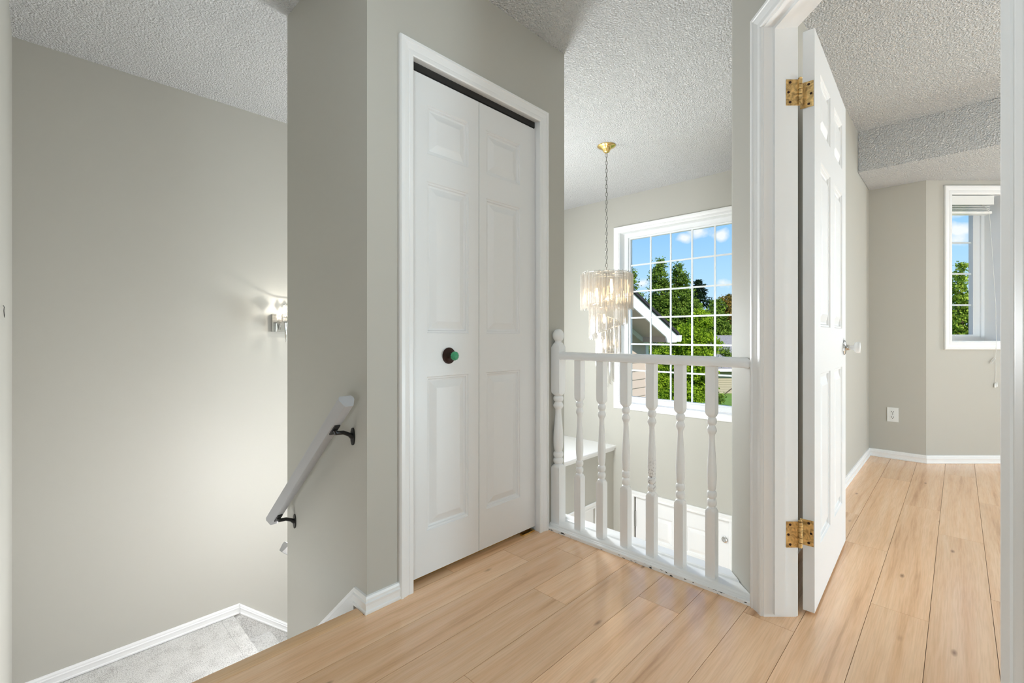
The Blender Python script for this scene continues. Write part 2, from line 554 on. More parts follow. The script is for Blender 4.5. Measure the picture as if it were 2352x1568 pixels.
def add_loft(bm, rings, closed=True, caps=True):
    """rings of equal point count"""
    vr = [[bm.verts.new(p) for p in r] for r in rings]
    n = len(vr[0])
    for a, b_ in zip(vr[:-1], vr[1:]):
        for i in range(n if closed else n - 1):
            j = (i + 1) % n
            bm.faces.new((a[i], a[j], b_[j], b_[i]))
    if caps and closed:
        bm.faces.new(vr[0][::-1]); bm.faces.new(vr[-1])
    return vr


def add_lathe(bm, prof, c=(0, 0, 0), ax=(0, 0, 1), n=24, caps=True):
    """prof = [(r, h)] along ax from c"""
    ax = Vector(ax).normalized()
    t = Vector((1, 0, 0)) if abs(ax.x) < 0.9 else Vector((0, 1, 0))
    e1 = ax.cross(t).normalized(); e2 = ax.cross(e1)
    c = Vector(c)
    rings = []
    for r, h in prof:
        r = max(r, 1e-5)
        rings.append([c + ax * h + (e1 * math.cos(a) + e2 * math.sin(a)) * r for a in [2 * math.pi * i / n for i in range(n)]])
    add_loft(bm, rings, True, caps)
    bmesh.ops.recalc_face_normals(bm, faces=bm.faces)


def add_tube(bm, pts, r, n=8, caps=True):
    pts = [Vector(p) for p in pts]
    rings = []
    prev = None
    for i, p in enumerate(pts):
        d = (pts[min(i + 1, len(pts) - 1)] - pts[max(i - 1, 0)]).normalized()
        if prev is None:
            t = Vector((0, 0, 1)) if abs(d.z) < 0.9 else Vector((1, 0, 0))
            e1 = d.cross(t).normalized()
        else:
            e1 = (prev - d * prev.dot(d)).normalized()
        prev = e1
        e2 = d.cross(e1)
        rr = r[i] if isinstance(r, (list, tuple)) else r
        rings.append([p + (e1 * math.cos(a) + e2 * math.sin(a)) * rr for a in [2 * math.pi * k / n for k in range(n)]])
    add_loft(bm, rings, True, caps)


def sweep(bm, p0, p1, n, prof):
    """straight run of a profile [(out, up)] from p0 to p1; n points out of the wall"""
    p0, p1, n = Vector(p0), Vector(p1), Vector(n)
    r = [[p + n * d + Vector((0, 0, h)) for d, h in prof] for p in (p0, p1)]
    add_loft(bm, r)
    bmesh.ops.recalc_face_normals(bm, faces=bm.faces)


def mitre_run(bm, pts, nrm, prof):
    """a profile [(out, up)] along 2D points with mitred corners; nrm = outward normal of each segment"""
    rings = []
    for i, p in enumerate(pts):
        if i == 0: m_ = Vector(nrm[0])
        elif i == len(pts) - 1: m_ = Vector(nrm[-1])
        else:
            a, b_ = Vector(nrm[i - 1]), Vector(nrm[i])
            m_ = (a + b_) / (1 + a.dot(b_))
        rings.append([Vector((p[0], p[1], p[2])) + m_ * d + Vector((0, 0, h)) for d, h in prof])
    add_loft(bm, rings)
    bmesh.ops.recalc_face_normals(bm, faces=bm.faces)


CASING = [(0, 0), (0, 0.007), (0.004, 0.010), (0.018, 0.010), (0.021, 0.0075), (0.027, 0.0095), (0.040, 0.0125), (0.045, 0.0125), (0.047, 0.016), (0.056, 0.016), (0.060, 0.011), (0.060, 0)]
BASE = [(0, 0), (0.011, 0), (0.013, 0.003), (0.013, 0.010), (0.009, 0.013), (0.010, 0.030), (0.0125, 0.040), (0.008, 0.044), (0.009, 0.052), (0.006, 0.060), (0, 0.062)]


def add_casing(bm, o, u, n, W, h, prof=CASING, closed=False, H0=0.0):
    """moulding round an opening: o = lower corner on the wall face, u along the wall, n out of it"""
    o, u, n = Vector(o), Vector(u), Vector(n)
    z = Vector((0, 0, 1))
    def ring(x, y, mx, my):
        return [o + u * (x + mx * w) + z * (y + my * w) + n * d for w, d in prof]
    if closed:
        R = [ring(0, H0, -1, -1), ring(0, h, -1, 1), ring(W, h, 1, 1), ring(W, H0, 1, -1)]
        vr = [[bm.verts.new(p) for p in r] for r in R]
        k = len(prof)
        for a in range(4):
            for i in range(k):
                j = (i + 1) % k
                bm.faces.new((vr[a][i], vr[a][j], vr[(a + 1) % 4][j], vr[(a + 1) % 4][i]))
    else:
        add_loft(bm, [ring(0, H0, -1, 0), ring(0, h, -1, 1), ring(W, h, 1, 1), ring(W, H0, 1, 0)])
    bmesh.ops.recalc_face_normals(bm, faces=bm.faces)


def door_slab(bm, o, u, n, W, H, T, panels, both=True, z0=0.0, scale=1.0):
    """door leaf with moulded panels; o = lower corner of the front face, n out of the front face"""
    o, u, n = Vector(o), Vector(u), Vector(n)
    z = Vector((0, 0, 1))
    xs = sorted({0.0, W} | {p[0] for p in panels} | {p[1] for p in panels})
    zs = sorted({0.0, H} | {p[2] for p in panels} | {p[3] for p in panels})
    s = scale
    prof = [(0, 0), (0.003 * s, -0.0045), (0.009 * s, -0.0052), (0.012 * s, -0.0115), (0.019 * s, -0.0125), (0.045 * s, -0.0025), (0.049 * s, -0.0015)]
    for side in ((1, 0.0), (-1, -T)) if both else ((1, 0.0),):
        sg, off = side
        P = lambda x, y, d: o + u * x + z * y + n * (off + sg * d)
        for i in range(len(xs) - 1):
            for j in range(len(zs) - 1):
                cx_, cz_ = (xs[i] + xs[i + 1]) / 2, (zs[j] + zs[j + 1]) / 2
                if any(p[0] < cx_ < p[1] and p[2] < cz_ < p[3] for p in panels):
                    continue
                q = [(xs[i], zs[j]), (xs[i + 1], zs[j]), (xs[i + 1], zs[j + 1]), (xs[i], zs[j + 1])]
                bm.faces.new([bm.verts.new(P(a, b_, 0)) for a, b_ in (q if sg > 0 else q[::-1])])
        for a0, a1, b0, b1 in panels:
            rings = []
            for ins, dep in prof:
                rings.append([bm.verts.new(P(x, y, dep)) for x, y in ((a0 + ins, b0 + ins), (a1 - ins, b0 + ins), (a1 - ins, b1 - ins), (a0 + ins, b1 - ins))])
            for r0, r1 in zip(rings[:-1], rings[1:]):
                for k in range(4):
                    l = (k + 1) % 4
                    f = (r0[k], r0[l], r1[l], r1[k])
                    bm.faces.new(f if sg > 0 else f[::-1])
            bm.faces.new(rings[-1] if sg > 0 else rings[-1][::-1])
    c = [(0, 0), (W, 0), (W, H), (0, H)]
    for k in range(4):
        a, b_ = c[k], c[(k + 1) % 4]
        bm.faces.new([bm.verts.new(p) for p in (o + u * a[0] + z * a[1], o + u * a[0] + z * a[1] - n * T, o + u * b_[0] + z * b_[1] - n * T, o + u * b_[0] + z * b_[1])])
    if not both:
        bm.faces.new([bm.verts.new(o + u * a + z * b_ - n * T) for a, b_ in c[::-1]])
    bmesh.ops.remove_doubles(bm, verts=bm.verts, dist=1e-5)
    bmesh.ops.recalc_face_normals(bm, faces=bm.faces)


# ------------------------------------------------------------------ the shell
CEIL = 2.44
LOW = -2.73            # floor of the lower entry
YC = 1.482             # face of the closet wall
XC0, XC1 = 0.7986, 1.9175
XF = 4.285             # inner face of the front wall
YL = 3.34              # far wall of the stairwell
YB = 0.524             # bedroom wall that meets the doorway
RH, RB = 0.867, 0.980  # hall and bedroom faces of the doorway wall
DF0, DF1 = 0.8135, 1.584  # clear door opening along FW


def pxy(F, R):
    p = cam_pt(F, R)
    return (p.x, p.y)


# floor planks
ROW = 0.1565; Y0 = 0.0724; PL = 1.372
JOINT = {9: 1.183, 8: 1.466, 7: 1.647, 6: 1.322, 5: 0.845, 4: 1.555, 3: 0.98, 2: 1.72, 1: 2.653, 0: 2.10, -1: 3.07, -2: 2.436}
random.seed(11)
bm = bmesh.new()
lay = bm.loops.layers.float_color.new('plank')
g = 0.0007
for k in range(-27, 14):
    y0, y1 = Y0 + k * ROW, Y0 + (k + 1) * ROW
    j0 = JOINT.get(k, (k * 0.613) % PL)
    if y0 > 1.6:
        xa, xb = 0.86, 1.86
    elif y0 > 0.53:
        xa, xb = -2.55, 1.86
    else:
        xa, xb = -2.55, 5.60
    segs = []
    n0 = math.floor((xa - j0) / PL)
    x = j0 + n0 * PL
    while x < xb:
        segs.append((max(x, xa), min(x + PL, xb))); x += PL
    for a, c in segs:
        if c - a < 0.02: continue
        ya, yb = y0 + g, min(y1 - g, 4)
        parts = [(a, c, ya, yb)]
        if k == 9:   # this row meets the stair nosing and the closet front
            parts = []
            if a < XC0: parts.append((a, min(c, XC0), ya, 1.481))
            if c > XC0: parts.append((max(a, XC0), c, ya, yb))
        col = (random.random(), random.random(), random.random(), 1)
        for (pa, pc, py0, py1) in parts:
            vs = add_box(bm, pa + g, pc - g, py0, py1, -0.010, 0.0)
            fs = {f for v in vs for f in v.link_faces}
            for f in fs:
                for l in f.loops: l[lay] = col
floor_o = struct(link('floor', bm, M['wood']), 'maple laminate plank floor of the landing and bedroom')

bm = bmesh.new()
add_box(bm, -2.6, 1.80, -4.1, 1.50, -0.25, -0.008)
add_box(bm, 1.80, 5.62, -4.1, 0.53, -0.25, -0.008)
add_box(bm, 0.86, 1.86, 1.50, 2.16, -0.25, -0.008)
struct(link('floor_base', bm, M['subfloor']), 'dark joint gaps between the floor planks')

# stair nosing
bm = bmesh.new()
lay = bm.loops.layers.float_color.new('plank')
prof = [(1.4815, -0.012), (1.4815, 0.001), (1.486, 0.0035), (1.520, 0.0035), (1.532, 0.002), (1.538, -0.004), (1.540, -0.014), (1.537, -0.024), (1.528, -0.028), (1.515, -0.028), (1.515, -0.012)]
add_loft(bm, [[(x, a, b_) for a, b_ in prof] for x in (-0.70, XC0 - 0.014)])
bmesh.ops.recalc_face_normals(bm, faces=bm.faces)
for f in bm.faces:
    for l in f.loops: l[lay] = (0.3, 0.6, 0.2, 1)
struct(link('trim_1', bm, M['nosing'], smooth=35), 'wooden stair nosing along the edge of the landing floor')

# ceilings
bm = bmesh.new()
add_box(bm, -2.7, 4.40, -4.25, 3.5, CEIL, CEIL + 0.1)
add_box(bm, 4.40, 5.75, -4.25, 0.62, CEIL, CEIL + 0.1)
struct(link('ceiling', bm, M['ceiling']), 'white popcorn textured ceiling')
bm = bmesh.new()
add_prism(bm, [(4.135, 0.522), (4.698, 0.522), (4.698, 0.178), pxy(3.494, 4.30), (5.53, -4.0), (4.135, -4.0)], 2.150, CEIL - 0.001)
struct(link('ceiling_bulkhead', bm, M['ceiling']), 'dropped popcorn ceiling over the bedroom bay')

# walls
bm = bmesh.new()
add_box(bm, -0.212, -0.092, 1.62, YL, -0.95, CEIL)
struct(link('wall_left', bm, M['wall']), 'narrow sliver of greige wall at the left edge of the stairwell')
bm = bmesh.new()
add_box(bm, -0.212, XF + 0.14, YL, YL + 0.12, LOW - 0.05, CEIL)
struct(link('wall_back', bm, M['wall']), 'greige far wall of the stairwell with the sconce')

bm = bmesh.new()
T = 0.10
zz = -2.70
add_box(bm, XC0, 0.965, YC, YC + T, -0.95, CEIL)
add_box(bm, 1.732, XC1, YC, YC + T, -0.24, CEIL)
add_box(bm, 0.965, 1.732, YC, YC + T, 2.045, CEIL)
add_box(bm, XC0, XC0 + T, YC + T, 2.22, -0.95, CEIL)
add_box(bm, XC1 - T, XC1, YC + T, 2.22, zz, CEIL)
add_box(bm, XC0 + T, XC1 - T, 2.12, 2.22, zz, CEIL)
struct(link('wall_closet', bm, M['wall']), 'greige wall block of the closet between stairwell and landing')

bm = bmesh.new()
add_box(bm, 1.80, 1.915, 0.64, YC, zz, -0.001)
add_box(bm, -0.70, XC0, 1.40, 1.515, -0.95, -0.013)
struct(link('wall_lower', bm, M['wall']), 'greige wall below the landing edge')

bm = bmesh.new()
rr = 0.022
arc = []
# rounded corner at (1.92, 0.652) between the doorway wall and the entry wall
c0 = Vector((1.92, 0.652))
din = -Vector((FW.x, FW.y)); dout = Vector((1, 0))
for t in [i / 6 for i in range(7)]:
    a = c0 + din * rr * 1.1 * (1 - t) ** 2 + dout * rr * 1.1 * t ** 2
    arc.append((a.x, a.y))
add_prism(bm, [pxy(DF1 + 0.02, RH)] + arc + [(XF + 0.14, 0.652), (XF + 0.14, YB), (1.945, YB), pxy(DF1 + 0.02, RB)], -0.24, CEIL)
add_box(bm, 1.93, XF + 0.14, YB, 0.652, zz, -0.24)
add_prism(bm, [pxy(-1.15, RH), pxy(DF0 - 0.02, RH), pxy(DF0 - 0.02, RB), pxy(-1.15, RB)], -0.24, CEIL)
add_prism(bm, [pxy(DF0 - 0.02, RH), pxy(DF1 + 0.02, RH), pxy(DF1 + 0.02, RB), pxy(DF0 - 0.02, RB)], 2.045, CEIL)
o = struct(link('wall_doorway', bm, M['wall'], smooth=30), 'greige wall holding the bedroom doorway')

# front wall with the tall window and the entry door
WY0, WY1, WZ0, WZ1 = 1.372, 2.581, 0.262, 2.062
FDY0, FDY1, FDZ1 = 1.465, 2.405, -0.685
bm = bmesh.new()
X1 = XF + 0.13
def yz(y0, y1, z0, z1): add_box(bm, XF, X1, y0, y1, z0, z1)
yz(0.652, FDY0, LOW - 0.05, 0.0)
yz(FDY1, YL, LOW - 0.05, 0.0)
yz(FDY0, FDY1, FDZ1, 0.0)
yz(0.652, WY0, 0.0, CEIL)
yz(WY1, YL, 0.0, CEIL)
yz(WY0, WY1, 0.0, WZ0)
yz(WY0, WY1, WZ1, CEIL)
struct(link('wall_front', bm, M['wall']), 'greige entry wall around the tall gridded window')

# bedroom walls
bm = bmesh.new()
add_box(bm, XF + 0.14, 4.82, YB, 0.652, -0.24, CEIL)
add_prism(bm, [(4.70, 0.178), (4.82, 0.178), (4.82, YB), (4.70, YB)], -0.24, CEIL)
struct(link('wall_bedroom', bm, M['wall']), 'greige bedroom wall with the outlet beside the bay')
BR0, BR1, BZ0, BZ1, BF = 3.339, 3.745, 0.925, 2.050, 3.495
bm = bmesh.new()
P = lambda f0, f1, r0, r1: [pxy(f0, r0), pxy(f0, r1), pxy(f1, r1), pxy(f1, r0)]
fb = BF + 0.19
add_prism(bm, P(BF, fb, 3.148, BR0), -0.24, CEIL)
add_prism(bm, P(BF, fb, BR1, 4.32), -0.24, CEIL)
add_prism(bm, P(BF, fb, BR0, BR1), -0.24, BZ0)
add_prism(bm, P(BF, fb, BR0, BR1), BZ1, CEIL)
struct(link('wall_bay', bm, M['wall']), 'greige bay wall with the narrow casement window')
cx_, cy_ = pxy(BF, 4.32)
bm = bmesh.new()
add_box(bm, cx_, cx_ + 0.12, -3.05, cy_ + 0.02, -0.24, 0.80)
add_box(bm, cx_, cx_ + 0.12, -3.05, cy_ + 0.02, 2.10, CEIL)
add_box(bm, cx_, cx_ + 0.12, -1.33, cy_ + 0.02, 0.80, 2.10)
add_box(bm, cx_, cx_ + 0.12, -4.1, -3.05, -0.24, CEIL)
struct(link('wall_right', bm, M['wall']), 'bedroom wall beyond the bay')
bm = bmesh.new()
add_box(bm, -0.10, 5.70, -4.12, -4.0, -0.24, CEIL)
add_box(bm, -0.16, -0.04, -4.12, -1.38, -0.24, CEIL)
struct(link('wall_bedroom_end', bm, M['wall']), 'far end wall of the bedroom')
bm = bmesh.new()
add_box(bm, -2.6, -0.16, -1.52, -1.40, -0.24, CEIL)
add_box(bm, -2.66, -2.54, -1.52, 1.66, -0.24, CEIL)
add_box(bm, -2.6, -0.212, 1.54, 1.66, -0.95, CEIL)
struct(link('wall_hall', bm, M['wall']), 'walls of the hall behind the viewpoint')
bm = bmesh.new()
add_box(bm, 0.7, XF + 0.13, 0.53, YL + 0.1, LOW - 0.1, LOW)
struct(link('floor_entry', bm, M['wood']), 'floor of the lower entry')

# ------------------------------------------------------------------ stairs
bm = bmesh.new()
r1, g1 = 0.825 / 4, 0.235
prof = [(1.516, -0.03)]
# landing and first flight as one carpeted profile in (y, z)
pts = [(1.516, -0.95), (1.516, -0.025), (1.560, -0.028), (1.566, -0.045), (1.552, -0.06)]
for i in range(1, 5):
    y = 1.542 + (i - 1) * g1
    z = -r1 * i
    pts.append((y + 0.008, z + 0.004 if i < 5 else z))
    if i < 4:
        yn = 1.542 + i * g1 + 0.022
        pts += [(yn - 0.012, z), (yn - 0.002, z - 0.006), (yn, z - 0.018), (yn - 0.006, z - 0.032), (yn - 0.022, z - 0.036)]
pts += [(YL, -0.825), (YL, -0.95)]
add_loft(bm, [[(x, a, c) for a, c in pts] for x in (-0.092, XC0)])
# second flight going down behind the closet, profile in (x, z)
r2, g2 = (2.73 - 0.825) / 10, 0.215
pts = [(0.80, -1.25), (0.80, -0.825), (0.862, -0.825), (0.872, -0.830), (0.875, -0.842), (0.869, -0.855), (0.852, -0.858)]
for i in range(1, 10):
    x = 0.852 + (i - 1) * g2
    z = -0.825 - r2 * i
    xn = 0.874 + i * g2
    pts += [(x, z), (xn - 0.012, z), (xn - 0.002, z - 0.006), (xn, z - 0.018), (xn - 0.006, z - 0.032), (xn - 0.022, z - 0.036)]
pts += [(0.852 + 9 * g2, LOW), (0.852 + 8 * g2, LOW)]
add_loft(bm, [[(a, y, c) for a, c in pts] for y in (2.221, YL - 0.001)])
# carpeted stringer on the far wall
s0 = Vector((0.905, YL - 0.02, -0.827)); sl = 0.88
P4 = [(0.70, -0.95), (0.905, -0.823), (2.8, -0.823 - sl * 1.895), (2.8, -2.72), (0.70, -1.3)]
add_loft(bm, [[(a, y, c) for a, c in P4] for y in (YL - 0.020, YL)])
bmesh.ops.recalc_face_normals(bm, faces=bm.faces)
o = link('floor_stairs', bm, M['carpet'], smooth=35)
struct(o, 'light grey carpeted stairs and landing going down from the floor')

# ------------------------------------------------------------------ baseboards
bm = bmesh.new()
zl = -0.823
mitre_run(bm, [(-0.092, 1.9, zl), (-0.092, YL, zl), (0.905, YL, zl)], [(1, 0, 0), (0, -1, 0)], BASE)
struct(link('baseboard_left', bm, M['white']), 'white baseboard along the stair landing')
bm = bmesh.new()
sweep(bm, (0.905, YL, zl), (2.8, YL, zl - sl * 1.895), (0, -1, 0), [(d + 0.010 if d > 0 else 0, h) for d, h in BASE])
struct(link('baseboard_stair', bm, M['white']), 'white sloping baseboard following the lower stair flight')
bm = bmesh.new()
mitre_run(bm, [(0.929, YC, 0), (XC0, YC, 0), (XC0, 1.565, 0)], [(0, -1, 0), (-1, 0, 0)], BASE)
struct(link('baseboard_closet', bm, M['white']), 'short white baseboard wrapping the closet corner')
bm = bmesh.new()
sweep(bm, (XC0, 1.567, 0.0), (XC0, 2.22, -0.575), (-1, 0, 0), [(d * 0.8, h - (0.035 if h < 0.02 else 0)) for d, h in BASE])
struct(link('baseboard_flight', bm, M['white']), 'white sloping skirting down the closet side of the stairs')
bm = bmesh.new()
nb = (-CT, -ST, 0)
a2 = cam_pt(BF, 4.2)
mitre_run(bm, [(2.02, YB, 0), (4.70, YB, 0), (4.70, 0.1785, 0), (a2.x, a2.y, 0)], [(0, -1, 0), (-1, 0, 0), nb], BASE)
struct(link('baseboard_bedroom', bm, M['white']), 'white baseboard around the bedroom bay')

# ------------------------------------------------------------------ closet door
bm = bmesh.new()
add_casing(bm, (0.985, YC, 0.0), (1, 0, 0), (0, -1, 0), 0.731, 2.022)
struct(link('trim_2', bm, M['white']), 'white moulded casing around the closet door')
bm = bmesh.new()
add_box(bm, 0.965, 0.977, YC, YC + T, 0, 2.045)
add_box(bm, 1.722, 1.732, YC, YC + T, 0, 2.045)
add_box(bm, 0.977, 1.722, YC, YC + T, 2.030, 2.045)
struct(link('trim_3', bm, M['white']), 'white jamb lining of the closet opening')
cd = empty('door_1', (0.977, 1.511, 0.0))
struct(cd, 'white six panel bifold closet door with a green glass knob')
YD = 1.511
def leaf(name, x0, x1, pa, pb):
    b_ = bmesh.new()
    z0 = 0.024
    pan = [(pa, pb, 0.195 - z0, 0.805 - z0), (pa, pb, 0.979 - z0, 1.581 - z0), (pa, pb, 1.690 - z0, 1.885 - z0)]
    door_slab(b_, (x0 - 0.977, 0, z0), (1, 0, 0), (0, -1, 0), x1 - x0, 1.994 - z0, 0.030, pan, both=False)
    return link(name, b_, M['door'], cd)
leaf('door_leaf', 0.979, 1.3455, 0.093, 0.308)
leaf('door_leaf', 1.3485, 1.719, 0.042, 0.262)
bm = bmesh.new()
add_box(bm, 0.003, 0.742, 0.002, 0.026, 2.002, 2.029)
add_box(bm, 0.003, 0.742, 0.006, 0.022, 1.996, 2.002)
link('door_track', bm, M['track'], cd)
bm = bmesh.new()
add_box(bm, 0.003, 0.742, 0.032, 0.060, 0.001, 0.022)
add_box(bm, 0.65, 0.735, -0.004, 0.018, 0.0005, 0.008)
link('floor_bracket', bm, M['gold'], cd)['label'] = 'small metal pivot bracket under the closet door'
kn = Vector((1.180 - 0.977, -0.0, 0.886))
bm = bmesh.new()
add_lathe(bm, [(0.0, 0.0), (0.0325, 0.0), (0.034, 0.002), (0.032, 0.005), (0.027, 0.006), (0.024, 0.009), (0.018, 0.010), (0.010, 0.014), (0.008, 0.026), (0.0, 0.026)], kn, (0, -1, 0), 28)
ro = link('knob_rosette', bm, M['bronze'], cd, smooth=40)
ro['label'] = 'dark bronze round knob plate'
bm = bmesh.new()
rings = []
for r, h in [(0.005, 0.024), (0.010, 0.026), (0.0165, 0.032), (0.0185, 0.039), (0.0165, 0.046), (0.010, 0.050), (0.002, 0.0515)]:
    rings.append([kn + Vector((math.cos(a) * r * (1 + 0.05 * math.cos(12 * a)), -h, math.sin(a) * r * (1 + 0.05 * math.cos(12 * a)))) for a in [2 * math.pi * i / 48 for i in range(48)]])
add_loft(bm, rings)
bmesh.ops.recalc_face_normals(bm, faces=bm.faces)
gk = link('knob', bm, M['green_glass'], ro, smooth='all')
gk['label'] = 'fluted green glass knob'

# ------------------------------------------------------------------ bedroom doorway: jamb, stop, casings
bm = bmesh.new()
def fr_box(f0, f1, r0, r1, z0, z1):
    add_prism(bm, [pxy(f0, r0), pxy(f1, r0), pxy(f1, r1), pxy(f0, r1)], z0, z1)
HD = 2.030
fr_box(DF1, DF1 + 0.02, RH, RB, 0.0, HD + 0.015)
fr_box(DF0 - 0.02, DF0, RH, RB, 0.0, HD + 0.015)
fr_box(DF0, DF1, RH, RB, HD, HD + 0.015)
fr_box(DF1 - 0.012, DF1, 0.899, 0.935, 0.012, HD)
fr_box(DF0, DF0 + 0.012, 0.899, 0.935, 0.012, HD)
fr_box(DF0 + 0.012, DF1 - 0.012, 0.899, 0.935, HD - 0.012, HD)
struct(link('trim_4', bm, M['white']), 'white jamb and door stop of the bedroom doorway')
bm = bmesh.new()
o0 = cam_pt(DF0 - 0.004, RH)
add_casing(bm, o0, FW, -RT, DF1 - DF0 + 0.008, HD + 0.004)
struct(link('trim_5', bm, M['white']), 'white moulded casing on the hall side of the bedroom doorway')
bm = bmesh.new()
add_casing(bm, cam_pt(DF0 - 0.004, RB), FW, RT, DF1 - DF0 + 0.008, HD + 0.004)
struct(link('trim_6', bm, M['white']), 'white casing on the bedroom side of the doorway')

# open six panel door
B = Vector((1.862, 0.356, 0.0)); E_ = Vector((2.629, 0.3795, 0.0))
ud = (E_ - B).normalized(); nd = Vector((ud.y, -ud.x, 0))
W = (E_ - B).length
rd = empty('door_2', B)
struct(rd, 'white six panel bedroom door standing open, brass hinges and round knob')
st, ms, pw = 0.113, 0.10, 0.0
pw = (W - 2 * st - ms) / 2
zb = 0.012
cols = [(st, st + pw), (st + pw + ms, st + 2 * pw + ms)]
pan = []
for a, c in cols:
    for z0, z1 in ((0.215, 0.83), (1.00, 1.60), (1.715, 1.915)):
        pan.append((a, c, z0 - zb, z1 - zb))
bm = bmesh.new()
door_slab(bm, (0, 0, zb), ud, nd, W, 2.030 - zb - 0.002, 0.035, pan, both=True)
slab = link('door_slab', bm, M['door'], rd)
kp = ud * (W - 0.060) + Vector((0, 0, 0.915))
bm = bmesh.new()
add_lathe(bm, [(0.0, 0.0), (0.033, 0.0), (0.034, 0.003), (0.031, 0.006), (0.022, 0.009), (0.014, 0.010), (0.0125, 0.012), (0.0125, 0.021), (0, 0.021)], kp, nd, 28)
ro = link('knob_rosette', bm, M['chrome'], rd, smooth=40)
ro['label'] = 'round chrome knob plate'
bm = bmesh.new()
add_lathe(bm, [(0.0, 0.020), (0.0105, 0.020), (0.0105, 0.034), (0.014, 0.037), (0.022, 0.041), (0.0255, 0.047), (0.0255, 0.056), (0.022, 0.061), (0.0, 0.0625)], kp, nd, 28)
k_ = link('knob', bm, M['porcelain'], ro, smooth=50)
k_['label'] = 'white round knob'
bm = bmesh.new()
add_lathe(bm, [(0.0, 0.035), (0.033, 0.035), (0.034, 0.038), (0.012, 0.045), (0.012, 0.065), (0.025, 0.075), (0.025, 0.088), (0, 0.092)], kp, -nd, 24)
link('knob_back', bm, M['chrome'], rd, smooth=40)
# hinges
def screws(b_, c, u, n, pts):
    for a, z in pts:
        add_lathe(b_, [(0, 0.0), (0.0042, 0.0), (0.0042, 0.0012), (0.0, 0.0012)], c + u * a + Vector((0, 0, z)), n, 12)
for zc in (1.805, 0.284):
    pin = cam_pt(1.580, 0.9905) - B
    hb = bmesh.new()
    for i in range(5):
        add_lathe(hb, [(0.0, 0), (0.0066, 0.0006), (0.0066, 0.0166), (0.0, 0.0172)], pin + Vector((0, 0, zc - 0.0445 + i * 0.0178)), (0, 0, 1), 16)
    add_lathe(hb, [(0, 0), (0.005, 0.0), (0.0065, 0.003), (0.004, 0.006), (0, 0.007)], pin + Vector((0, 0, zc + 0.0445)), (0, 0, 1), 14)
    h_ = link('hinge', hb, M['brass'], rd, smooth=40)
    h_['label'] = 'worn brass hinge, %s of the two' % ('upper' if zc > 1 else 'lower')
    # leaf on the jamb (plane facing the viewer) and leaf on the door edge
    lb = bmesh.new()
    j0 = cam_pt(DF1, 0.944, zc - 0.0445) - B
    add_obox(lb, j0, RT * 0.045, -FW * 0.0022, Vector((0, 0, 0.089)))
    link('hinge_leaf', lb, M['brass'], h_)
    sb = bmesh.new()
    screws(sb, cam_pt(DF1 - 0.0022, 0.944, zc) - B, RT, -FW, [(0.013, 0.034), (0.007, 0.0), (0.013, -0.034)])
    link('screws', sb, M['bronze'], h_)
    lb = bmesh.new()
    e1 = -nd
    add_obox(lb, Vector((0, 0, zc - 0.0445)) - ud * 0.0022 + e1 * 0.003, e1 * 0.040, ud * 0.0022, Vector((0, 0, 0.089)))
    link('hinge_leaf', lb, M['brass'], h_)
    sb = bmesh.new()
    screws(sb, Vector((0, 0, zc)) - ud * 0.0022 + e1 * 0.003, e1, -ud, [(0.014, 0.034), (0.007, 0.0), (0.014, -0.034)])
    link('screws', sb, M['bronze'], h_)

# ------------------------------------------------------------------ balustrade
XR = 1.832
rail = empty('landing_railing', (XR, 1.0, 0.0))
tag(rail, 'white turned wooden railing between the closet wall and the bedroom doorway', 'railing')
ro_ = Vector((XR, 1.0, 0))
# base rail
bm = bmesh.new()
prof = [(1.773, 0.0), (1.773, 0.012), (1.776, 0.015), (1.783, 0.016), (1.786, 0.019), (1.792, 0.020), (1.796, 0.026), (1.804, 0.0285), (1.858, 0.0285), (1.864, 0.034), (1.872, 0.036), (1.924, 0.036), (1.930, 0.030), (1.930, -0.04), (1.918, -0.04), (1.918, 0.0)]
def cut_wall(x, extra=0.0):   # y of the doorway wall's hall face at this x
    # R = RH -> ST*x - CT*y = RH
    return (ST * x - RH) / CT + 0.0015
ra = [(x - XR, YC - 0.001 - 1.0, z) for x, z in prof]
rb = [(x - XR, max(cut_wall(min(x, 1.918)), 0.0) - 1.0, z) for x, z in prof]
add_loft(bm, [ra, rb])
bmesh.ops.recalc_face_normals(bm, faces=bm.faces)
link('base_rail', bm, M['chipped'], rail)
# handrail
bm = bmesh.new()
hw = 0.032
hp = [(-0.020, 0.849), (-hw + 0.002, 0.853), (-hw, 0.862), (-hw, 0.872), (-hw + 0.004, 0.880), (-0.018, 0.886), (0, 0.888), (0.018, 0.886), (hw - 0.004, 0.880), (hw, 0.872), (hw, 0.862), (hw - 0.002, 0.853), (0.020, 0.849)]
ra = [(x, 1.425 - 1.0, z) for x, z in hp]
rb = [(x, cut_wall(XR + x) - 1.0, z) for x, z in hp]
add_loft(bm, [ra, rb])
bmesh.ops.recalc_face_normals(bm, faces=bm.faces)
link('handrail', bm, M['railpaint'], rail, smooth=35)


def ring_sq(s, z, n=24):
    out = []
    for i in range(n):
        a = 2 * math.pi * (i + 0.5) / n
        c, d = math.cos(a), math.sin(a)
        k = s / max(abs(c), abs(d))
        out.append((c * k, d * k, z))
    return out


def sq_exact(s, z, n=24):
    """square section sampled so that its four corners are vertices"""
    per = n // 4
    c = [(s, -s), (s, s), (-s, s), (-s, -s)]
    out = []
    for k in range(4):
        a, b_ = c[k], c[(k + 1) % 4]
        for i in range(per):
            t = i / per
            out.append((a[0] + (b_[0] - a[0]) * t, a[1] + (b_[1] - a[1]) * t, z))
    return out


def circ(r, z, n=24):
    out = []
    for k in range(n):
        a = -math.pi / 4 + 2 * math.pi * k / n
        out.append((math.cos(a) * r, math.sin(a) * r, z))
    return out


